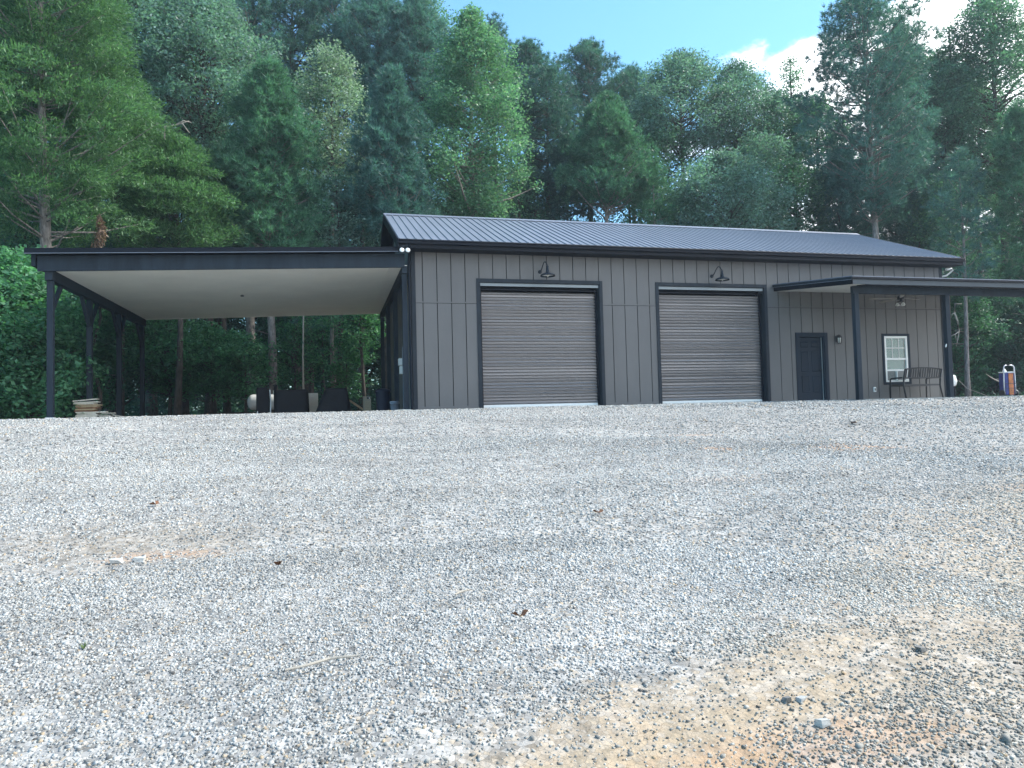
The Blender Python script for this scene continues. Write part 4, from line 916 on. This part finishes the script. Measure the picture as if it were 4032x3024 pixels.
def make_tree(kind, H, R, base, seed, dens=1.0, trunk_r=None, lean=(0, 0), ragged=.5):
    """returns (trunk MB, leaf verts, leaf faces) in local coordinates, foot at the origin"""
    k = KINDS_T[kind]; rs = np.random.RandomState(seed); rd = random.Random(seed)
    tr = trunk_r or max(.05, H*.0105+.03); tb = MB()
    lx, ly = lean; ph = rd.uniform(0, 6)
    def axis(z):
        t = z/H; return Vector((lx*t+.10*math.sin(t*5+ph)*min(1, H/10), ly*t+.10*math.cos(t*4+ph)*min(1, H/10), z))
    nz_ = max(6, int(H/1.1)); zs = [-.3]+[H*.985*i/nz_ for i in range(1, nz_+1)]
    tb.tube([axis(z) for z in zs], [tr*(1.28 if i == 0 else 1)*(1-.9*max(0, z)/H) for i, z in enumerate(zs)], 10)
    ch = H-base; n = int((1.35 if 'pine' in kind else 2.0)*dens*max(14, 7.5*R*R*ch/ (k['cr']*2.3)**3 * (1.5 if kind != 'cedar' else 1.9)))
    n = min(n, 480)
    P = []; D = []; cl = []
    az0 = rd.uniform(0, 6.28); lobes = [rd.uniform(1-ragged, 1+ragged*.55) for _ in range(80)]
    boughs = [(rd.uniform(0, 6.28), rd.uniform(.1, .9), rd.uniform(1.1, 1.4)) for _ in range(7)]   # a few limbs reach out beyond the rest
    for i in range(n):
        t = (i+rd.random())/n; t = t**.9
        az = az0+i*2.39996+rd.uniform(-.4, .4)
        lob = lobes[int(((az % (2*PI))/(2*PI))*7) % 7 + 7*(int(t*(4+H*.35)) % 11)]
        for ba, bt, bm in boughs:
            if abs(t-bt) < .07 and math.cos(az-ba) > .6: lob = max(lob, bm)
        pr = k['prof'](t)*R*lob
        rr = pr*(k['inner']+(1-k['inner'])*math.sqrt(rd.random()))
        z = base+ch*t*.97
        a = axis(min(z, H)); c = Vector((a.x+math.cos(az)*rr, a.y+math.sin(az)*rr, z+rd.uniform(-.2, .2)))
        s = k['cr']*rd.uniform(.5, 1.4)*(1 if rr > .5*pr else .8)
        if t > .85: s *= .75
        cl.append((c, s, az, rr))
        if i % (2 if kind in ('pine', 'tallpine', 'sapling') else 3) == 0 and rr > .3:
            z0 = max(.3, z-rr*rd.uniform(.25, .7)); a0 = axis(z0); mid = a0.lerp(c, .55)+Vector((0, 0, -.06*rr if kind != 'oak' else .08*rr))
            w0 = min(tr*(1-.8*z0/H)*.5, .03+.018*rr)*(.55 if kind == 'cedar' else 1); tb.tube([a0, mid, c], [w0, w0*.6, .008], 5, cap=False)
    if kind in ('tallpine', 'pine'):       # dead stubs below the crown
        for i in range(7 if kind == 'tallpine' else 3):
            z0 = base*rd.uniform(.45, 1.05); a0 = axis(z0); az = rd.uniform(0, 6.28); l_ = rd.uniform(.4, 1.5)
            tb.tube([a0, a0+Vector((math.cos(az)*l_, math.sin(az)*l_, rd.uniform(-.1, .3)))], [.022, .006], 4, cap=False)
    V = []; F = []; k0 = 0
    for c, s, az, rr in cl:
        m_ = max(4, int(k['lf']*(s/k['cr'])**2*rd.uniform(.75, 1.15)))
        d = rs.normal(size=(m_, 3)); d /= np.linalg.norm(d, axis=1)[:, None]
        rad = s*rs.uniform(.25, 1, m_)**.5
        lump = 1+.35*np.sin(d[:, 0]*4+seed+az)*np.cos(d[:, 1]*5+az*2)
        q = d*(rad*lump)[:, None]; q[:, 2] *= k['fl']
        o = np.array([math.cos(az), math.sin(az), .0])
        if kind == 'cedar':   # layered fans drooping outwards
            q[:, :2] += o[:2]*q[:, :1]*0; al = q @ o; q[:, 2] += -.22*al + .05*np.sin(al*6)
        p = q+np.array(c)
        if kind in ('pine', 'tallpine'):
            D_ = d*.5+o*.35+np.array([0, 0, .45]); v, f = needles(p, D_, rs, k['ls'], 17, .032)
        elif kind == 'cedar':
            v, f = leaf_quads(p, m_, rs, k['ls'], 'spray', o[None]*.8+d*.5+np.array([0, 0, .12]))
        else: v, f = leaf_quads(p, m_, rs, k['ls'], 'broad')
        V.append(v); F.append(f+k0); k0 += len(v)
    return tb, np.concatenate(V), np.concatenate(F)

TREE_FACES = 0
def place(kind, name, px, top, Y, R, crown_bottom, fol, bark, label, seed, dens=1.0, group=None, trunk_r=None, lean=(0, 0), ragged=.5, x=None):
    """px, top, crown_bottom are photo positions (2212 wide copy) turned into real places at depth Y"""
    global TREE_FACES
    P = at(px, 860, Y); X = P.x if x is None else x; zg = fz(X, Y); H = at(px, top, Y).z - zg; base = max(.4, at(px, crown_bottom, Y).z - zg)
    tb, v, f = make_tree(kind, H, R, min(base, H*.9), seed, dens, trunk_r, lean, ragged)
    root = empty(name, (X-lean[0]*.6, Y, zg), label, 'sapling' if kind == 'sapling' else 'tree', group)
    me = bpy.data.meshes.new('trunk'); me.from_pydata(tb.v, [], tb.f); me.materials.append(M[bark]); me.shade_smooth()
    t = bpy.data.objects.new('trunk', me); C.objects.link(t); t.parent = root
    np_mesh('crown', v, f, FOL[fol], root); TREE_FACES += len(f)
    return root
G1 = 'trees of the wood behind the building'
TREES = [
 # kind, name, px, top, Y, R, crown bottom, foliage, bark, label, seed, density
 ('cedar','cedar_tree', 95,-260, 7.0,3.6, 500,'cedar','pine_bark','tall cedar at the left edge, its pale trunk rising above the carport roof',1,1.15),
 ('cedar','cedar_tree',385, 300,11.5,2.6, 560,'cedar','dark_bark','low broad yellow green cedar right above the middle of the carport roof',2,1.3),
 ('cedar','cedar_tree',255, 170,12.5,2.6, 420,'cedar','dark_bark','feathery cedar between the tall left cedar and the low broad one',31,1.0),
 ('oak','oak_tree',450,-60,17,3.4, 420,'oak_grey','dark_bark','tall greyish oak between the left cedars and the large bushy pine',3,1.0),
 ('oak','oak_tree',330,-130,21,3.6, 300,'oak','dark_bark','dark oak top rising behind the greyish oak at upper left',33,1.0),
 ('oak','oak_tree',180,-200,20,4.0, 330,'oak','dark_bark','dark broadleaf tree hidden behind the tall left cedar',34,.9),
 ('pine','pine_tree',586, 130,13,2.6, 545,'pine','pine_bark','large bushy bright green pine above the right half of the carport roof',4,1.25),
 ('oak','oak_tree',722, 100,18,2.1, 400,'oak_tan','dark_bark','slim oak with tan tinged leaves between the two bushy pines',5,1.1),
 ('pine','pine_tree',860, 150,12.5,1.95, 500,'pine_blue','pine_bark','conical bushy pine right behind the left end of the metal roof',6,1.35),
 ('gum','sweetgum_tree',1035, 15,15.5,3.4, 490,'gum','pale_bark','broad yellowish green leafy tree behind the left roll-up door',7,1.15),
 ('tallpine','pine_tree',1158, 92,24,2.4, 300,'pine_dark','pine_bark','dark pine top just right of the broad yellowish leafy tree',8,1.0),
 ('tallpine','pine_tree',1198,140,21,2.1, 350,'pine_dark','dark_bark','pine with a bare dark trunk above the roof right of the yellowish leafy tree',9,.9),
 ('tallpine','pine_tree',1290, 90,25,2.7, 330,'pine_dark','pine_bark','dark rounded pine top against the open sky, tallest of the middle group',10,1.0),
 ('tallpine','pine_tree',1385,145,26,2.6, 350,'pine_blue','pine_bark','dark pine at the right end of the middle pine group',11,1.0),
 ('pine','pine_tree',1325, 210,17,2.8, 440,'pine','pine_bark','brighter bushy pine in front of the middle pine group above the ridge',12,1.0),
 ('pine','pine_tree',1425, 340,16,1.2, 490,'pine','pine_bark','small pine low above the ridge at the foot of the middle group',35,.9),
 ('oak','oak_tree',1495, 118,21,3.3, 330,'oak_grey','dark_bark','greyish oak standing against the sky right of the middle pines',13,1.05),
 ('oak','oak_tree',1612, 140,22,2.9, 330,'oak_grey','dark_bark','greyish oak with a spiky top left of the white cloud',14,1.05),
 ('oak','oak_tree',1700, 205,23,2.9, 350,'oak_grey','dark_bark','lower greyish oak directly beneath the white cloud',15,1.05),
 ('oak','oak_tree',1575, 335,15,3.3, 540,'oak_grey','dark_bark','pale olive oak low in front, above the right roll-up door',16,1.3),
 ('sapling','slender_tree',1738, 118,21,.7, 260,'oak','dark_bark','slender small tree top standing out against the white cloud',36,1.0),
 ('oak','oak_tree',1790, 215,19,2.6, 430,'oak','dark_bark','dark leafy tree left of the tallest right hand pine',17,1.0),
 ('tallpine','pine_tree',1905,-70,12,3.1, 470,'pine_blue','pine_bark','tallest pine on the right, its pale trunk bare in the middle',18,.62),
 ('tallpine','pine_tree',1975, 60,20,2.6, 420,'pine_dark','dark_bark','dark pine close behind the tallest right hand pine',19,1.0),
 ('oak','oak_tree',2065, 110,17,2.7, 470,'oak','dark_bark','leafy tree between the tallest pine and the right picture edge',20,1.0),
 ('sapling','slender_tree',2090, 55,16,.6, 220,'oak','dark_bark','slender spire of leaves against the sky near the upper right corner',37,1.0),
 ('oak','oak_tree',2185,-20,15,2.9, 420,'oak','dark_bark','tall leafy tree in the upper right corner',21,1.05),
 ('pine','pine_tree',2232, 225, 8,1.7, 640,'pine','pine_bark','bushy pine cut by the right picture edge above the porch roof',22,1.1),
 ('tallpine','pine_tree',2096, 330, 9,1.5, 640,'pine_blue','pine_bark','pine with a straight bare trunk beyond the right porch post',23,.7),
 ('tallpine','pine_tree',545,-80,25,2.4, 240,'pine_blue','pine_bark','pine top behind and left of the large bushy pine',40,1.0),
 ('tallpine','pine_tree',640,-60,26,2.2, 200,'pine_dark','dark_bark','dark pine top high above the tan tinged oak',41,.9),
 ('tallpine','pine_tree',735,-90,27,2.4, 210,'pine_blue','pine_bark','pine top at the upper frame edge left of the forked pine',42,.95),
 ('tallpine','pine_tree',835,-30,24,2.7, 270,'pine_blue','dark_bark','wide pine top above the conical bushy pine',43,1.0),
 ('oak','oak_tree',935,-30,27,2.3, 250,'oak','dark_bark','thin leafy tree top left of the broad yellowish leafy tree',44,.8),
 ('tallpine','pine_tree',1085, 40,28,1.9, 260,'pine_dark','dark_bark','thin topped pine just behind the yellowish leafy tree',45,.8),
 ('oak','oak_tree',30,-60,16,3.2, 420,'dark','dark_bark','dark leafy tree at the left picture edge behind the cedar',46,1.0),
 ('pine','pine_tree',1835, 330,15,2.3, 530,'pine_blue','dark_bark','lower pine filling the left side of the tallest right hand pine',70,1.1),
 ('pine','pine_tree',1995, 290,15,2.5, 560,'pine_blue','dark_bark','lower pine between the tallest pine and the porch roof end',71,1.1),
 ('oak','oak_tree',1735, 350,16,2.0, 520,'oak','dark_bark','dark leafy tree low above the ridge right of the pale olive oak',72,1.1),
 ('oak','oak_tree',1435, 250,21,2.4, 470,'oak','dark_bark','leafy tree filling the gap between middle pines and greyish oaks',73,1.1),
 ('oak','oak_tree',735, 370,14,1.8, 560,'oak_grey','dark_bark','low leafy tree between the two bushy pines above the carport',74,1.1),
 ('oak','oak_tree',490, 300,16,2.2, 560,'oak','dark_bark','leafy tree low between the broad cedar and the large bushy pine',75,1.1),
 ('oak','oak_tree',940, 330,17,1.8, 520,'oak','dark_bark','leafy tree low behind the left part of the metal roof',76,1.0),
 ('oak','oak_tree',2060, 380,12,1.7, 600,'oak','dark_bark','leafy tree low behind the right end of the metal roof',77,1.0),
 ('oak','oak_tree',1130, 330,20,1.6, 500,'oak','dark_bark','leafy tree low between the yellowish tree and the bare dark trunk',78,.9),
 ('oak','oak_tree',60, 260,14,2.6, 560,'oak','dark_bark','leafy tree low behind the trunk of the tall left cedar',79,1.0),
 ('pine','pine_tree',1240, 300,20,2.0, 480,'pine_dark','dark_bark','dark pine low in the gap right of the bare dark trunk',80,1.0),
 ('pine','pine_tree',1165, 330,22,1.9, 470,'pine_dark','dark_bark','dark pine low behind the right side of the yellowish tree',81,.9),
 ('oak','oak_tree',1375, 300,19,2.0, 500,'oak','dark_bark','leafy tree low above the ridge between the middle pines',82,1.0),
 ('oak','oak_tree',1650, 290,18,2.3, 500,'oak_grey','dark_bark','greyish leafy tree right of the pale olive oak',83,1.0),
 ('tallpine','pine_tree',915,-10,22,2.3, 300,'pine_blue','dark_bark','pine between the conical pine and the yellowish leafy tree',84,1.0),
 ('oak','oak_tree',660, 180,21,2.2, 400,'oak','dark_bark','leafy tree behind the gap right of the large bushy pine',85,1.0),
 ('oak','oak_tree',785, 180,22,2.2, 420,'oak','dark_bark','leafy tree behind the gap left of the conical pine',86,1.0),
 ('oak','oak_tree',2130, 150,20,2.6, 450,'oak','dark_bark','leafy tree filling the wood behind the porch roof end',87,1.0),
 ('sapling','maple_sapling',30, 545, 3.5,1.6, 905,'maple','dark_bark','light green maple thicket left of the carport front post',50,2.3),
 ('sapling','maple_sapling',-45, 590, 2.5,1.3, 905,'maple','dark_bark','maple thicket at the very left picture edge',51,2.0),
 ('sapling','maple_sapling',60, 760, 2.6,1.0, 925,'maple','dark_bark','low maple bush at the foot of the left gravel edge',52,2.2),
 ('sapling','maple_sapling',140, 590, 7.5,1.7, 900,'maple_dark','dark_bark','darker maple seen between the first two carport posts',53,1.7),
 ('sapling','maple_sapling',210, 600,13,1.7, 880,'maple_dark','dark_bark','dark sapling between the second and third carport posts',54,1.2),
 ('sapling','maple_sapling',365, 640,14,1.7, 840,'maple','dark_bark','maple sapling right of the rear carport post',55,1.2),
 ('sapling','maple_sapling',455, 700,13,1.5, 850,'maple','dark_bark','low maple sapling above the brown earth mound',56,1.6),
 ('sapling','maple_sapling',530, 720,12.5,1.3, 855,'maple','dark_bark','maple sapling directly above the white gas tank',57,1.6),
 ('sapling','maple_sapling',640, 650,15,1.2, 830,'maple','dark_bark','maple sapling just right of the thick trunk seen through the carport',58,.9),
 ('sapling','maple_sapling',700, 690,16,1.2, 800,'maple_dark','dark_bark','thin maple sapling in the middle of the view through the carport',59,1.0),
 ('sapling','maple_sapling',785, 590,12,1.1, 740,'maple','dark_bark','brightest maple sapling beside the building end wall',60,1.5),
 ('sapling','maple_sapling',750, 730,13,.9, 850,'maple','dark_bark','small maple over the right covered grill',61,1.3),
 ('sapling','maple_sapling',2075, 610,13,1.7, 850,'maple_dark','dark_bark','dark sapling right behind the bare trunk beyond the porch',62,1.2),
 ('sapling','maple_sapling',2150, 590,14,2.0, 850,'dark','dark_bark','dark sapling behind the hand truck',63,1.2),
 ('sapling','maple_sapling',2225, 640,12,1.8, 860,'dark','dark_bark','dark sapling at the right picture edge',64,1.2),
]
for a in TREES:
    kind, name, px, top, Y, R, cb, fol, bark, lab, seed, dens = a
    kw = {}
    if seed == 18: kw = dict(trunk_r=.24, ragged=.6)
    if seed == 23: kw = dict(trunk_r=.13)
    if seed == 1: kw = dict(trunk_r=.24)
    if seed == 4: kw = dict(trunk_r=.21)
    place(kind, name, px, top, Y, R, cb, fol, bark, lab, seed, dens, 'maple saplings under the big trees' if kind == 'sapling' and 'maple' in name else G1, **kw)
# bare trunks seen through the carport
def bare(px, Y, rad, topz, bark, label, seed, lean=0):
    P = at(px, 860, Y); zg = fz(P.x, Y); rd = random.Random(seed)
    root = empty('tree_trunk', (P.x, Y, zg), label, 'tree trunk', 'bare lower trunks at the wood edge')
    tb = MB(); tb.tube([(lean*z/6+.03*math.sin(z*.9+seed), .03*math.cos(z*.7), z) for z in [-.2]+[topz*i/12 for i in range(1, 13)]], [rad*(1.25 if i == 0 else 1-.03*i) for i in range(13)], 12)
    me = bpy.data.meshes.new('trunk'); me.from_pydata(tb.v, [], tb.f); me.materials.append(M[bark]); me.shade_smooth()
    t = bpy.data.objects.new('trunk', me); C.objects.link(t); t.parent = root
    v, f = needles(np.array([(lean*topz/6, 0, topz)])+np.random.RandomState(seed).normal(size=(220, 3))*np.array([.9, .9, .7]), np.tile(np.array([[0, 0, .6]]), (220, 1)), np.random.RandomState(seed), .25, 8, .03)
    np_mesh('crown', v, f, FOL['pine_dark'], root)
bare(720, 14, .11, 7, 'pale_bark', 'thin mossy trunk above the right covered grill', 2)
bare(657, 12, .05, 5, 'dead', 'very thin pale trunk right of the thick one through the carport', 3)
bare(232, 15, .17, 8, 'pine_bark', 'leaning scaly trunk between the second and third carport posts', 4, .5)
bare(400, 17, .20, 8, 'dark_bark', 'dark thick trunk behind the maples under the carport', 5)
bare(672, 18, .14, 8, 'dark_bark', 'dark trunk behind the middle covered grill', 6)
bare(2200, 16, .16, 9, 'dark_bark', 'dark trunk behind the hand truck at the right edge', 7)
# dead brown cedar above the carport
P_ = at(207, 540, 6.3); e = empty('dead_cedar', (P_.x, 6.3, fz(P_.x, 6.3)), 'dead brown cedar top just above the left part of the carport roof', 'tree')
zt = at(207, 466, 6.3).z-e.location.z; rs_ = np.random.RandomState(5); n_ = 1500
zz = rs_.uniform(.55, 1, n_)*zt; rr_ = (.12+.30*np.abs(np.sin(zz*2.3)))*(1.05-zz/zt*.6); an_ = rs_.uniform(0, 2*PI, n_)
Pq = np.stack([np.cos(an_)*rr_*rs_.uniform(.2, 1, n_)+.15*np.sin(zz*2.2), np.sin(an_)*rr_*rs_.uniform(.2, 1, n_), zz], 1)
v, f = leaf_quads(Pq, n_, rs_, .15, 'spray', np.tile(np.array([[0, 0, -.8]]), (n_, 1))); np_mesh('crown', v, f, FOL['deadfol'], e)
tb = MB(); tb.tube([(.15*math.sin(z*2.2), 0, z) for z in [zt*i/14 for i in range(15)]], [.07-.004*i for i in range(15)], 7)
me = bpy.data.meshes.new('trunk'); me.from_pydata(tb.v, [], tb.f); me.materials.append(M['dark_bark']); t = bpy.data.objects.new('trunk', me); C.objects.link(t); t.parent = e

# the deeper wood: far rows, shared meshes
def proto(kind, H, R, base, seed, fol, bark, dens):
    tb, v, f = make_tree(kind, H, R, base, seed, dens)
    root = bpy.data.objects.new('far_tree', None)
    me = bpy.data.meshes.new('trunk'); me.from_pydata(tb.v, [], tb.f); me.materials.append(M[bark]); me.shade_smooth()
    t = bpy.data.objects.new('trunk', me); c = np_mesh('crown', v, f, FOL[fol]); C.objects.unlink(c)
    return (t, c, H)
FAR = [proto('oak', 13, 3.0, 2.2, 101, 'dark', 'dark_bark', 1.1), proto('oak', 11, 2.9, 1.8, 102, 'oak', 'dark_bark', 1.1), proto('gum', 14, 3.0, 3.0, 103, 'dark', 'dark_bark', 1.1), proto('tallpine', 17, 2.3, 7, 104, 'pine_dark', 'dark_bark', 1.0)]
FARP = [(-20,27),(70,33),(150,28),(235,36),(300,29),(380,36),(470,30),(545,36),(640,31),(700,38),(790,30),(870,36),(950,31),(1040,38),(1130,34),(1225,38),(1290,36),(1400,35),(1480,31),(1570,36),(1650,30),(1740,34),(1830,29),(1900,35),(1985,29),(2050,35),(2130,28),(2190,34),(2260,28),(2330,34),(-110,32),(2400,28)]
places = ['left of the cedar','behind the left cedar','above the left carport posts','behind the second cedar','above the carport left half','behind the low cedar','behind the greyish oak','left of the bushy pine','behind the bushy pine','under the tan oak','left of the conical pine','behind the conical pine','behind the gable','behind the yellowish tree','at the sky gap','right of the bare trunk','under the middle pines','right of the middle pines','under the sky side oak','behind the pale olive oak','under the spiky oak','under the cloud','left of the tall pine','behind the tall pine trunk','right of the tall pine trunk','above the roof right end','above the porch left','above the porch middle','at the right edge','far right outside edge','far left outside edge','right rear corner']
rd = random.Random(77)
for i, (px, Y) in enumerate(FARP):
    t0, c0, H0 = FAR[[0, 1, 2, 0, 2, 1, 3][i % 7]]
    P = at(px, 860, Y); s = rd.uniform(1.15, 1.45)*(.8 if 1130 < px < 1420 else 1)
    r_ = empty('far_tree', (P.x, Y, fz(P.x, Y)), 'dark tree deep in the wood, ' + places[i], 'tree', 'trees deep in the wood')
    r_.rotation_euler.z = rd.uniform(0, 6.28); r_.scale = (s*rd.uniform(.9, 1.2), s*rd.uniform(.9, 1.2), s)
    for q in (t0, c0):
        c = q.copy(); C.objects.link(c); c.parent = r_
# low growth and far wood edge, countless leaves
def thicket(name, label, x0, x1, y0, y1, h, n, seed, fol, size):
    rs = np.random.RandomState(seed); x = rs.uniform(x0, x1, n); y = rs.uniform(y0, y1, n)
    top = h*(.45+.55*np.abs(np.sin(x*.7+1.3*np.sin(y*.5))))*(.7+.3*np.sin(x*2.3+y)); z = rs.uniform(0, 1, n)**.8*np.maximum(.2, top)
    zg = np.array([fz(p, q) for p, q in zip(x, y)])
    v, f = leaf_quads(np.stack([x, y, z+zg], 1), n, rs, size, 'broad'); tag(np_mesh(name, v, f, FOL[fol]), label, 'undergrowth', kind='stuff')
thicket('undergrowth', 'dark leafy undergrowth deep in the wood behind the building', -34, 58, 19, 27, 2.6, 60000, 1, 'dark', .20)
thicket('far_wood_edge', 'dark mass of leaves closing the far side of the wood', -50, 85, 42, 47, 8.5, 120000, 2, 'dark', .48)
thicket('left_undergrowth', 'green weeds and low leaves left of the gravel', -22, -10.6, -1, 12, 1.3, 26000, 3, 'maple', .11)
thicket('right_undergrowth', 'dark low brush beyond the right end of the building', 19, 42, 9, 15, .5, 5000, 4, 'dark', .12)
hz = bpy.data.materials.new('added_veil_haze'); hz.use_nodes = True; t_ = hz.node_tree; t_.nodes.clear()  # volume added to lift the trees bluish, like a lens veil
ho = t_.nodes.new('ShaderNodeOutputMaterial'); hv = t_.nodes.new('ShaderNodeVolumePrincipled'); hv.inputs['Color'].default_value = (.72, .86, 1, 1); hv.inputs['Density'].default_value = .0007; hv.inputs['Anisotropy'].default_value = .3
t_.links.new(hv.outputs[0], ho.inputs['Volume'])
hb = MB(); hb.box(-1300, 1300, -260, 1300, -17, 40); tag(hb.build('haze', hz), 'added bluish haze like a lens veil over the whole place', kind='stuff')
print('tree faces', TREE_FACES, 'objects', len(sc.objects))
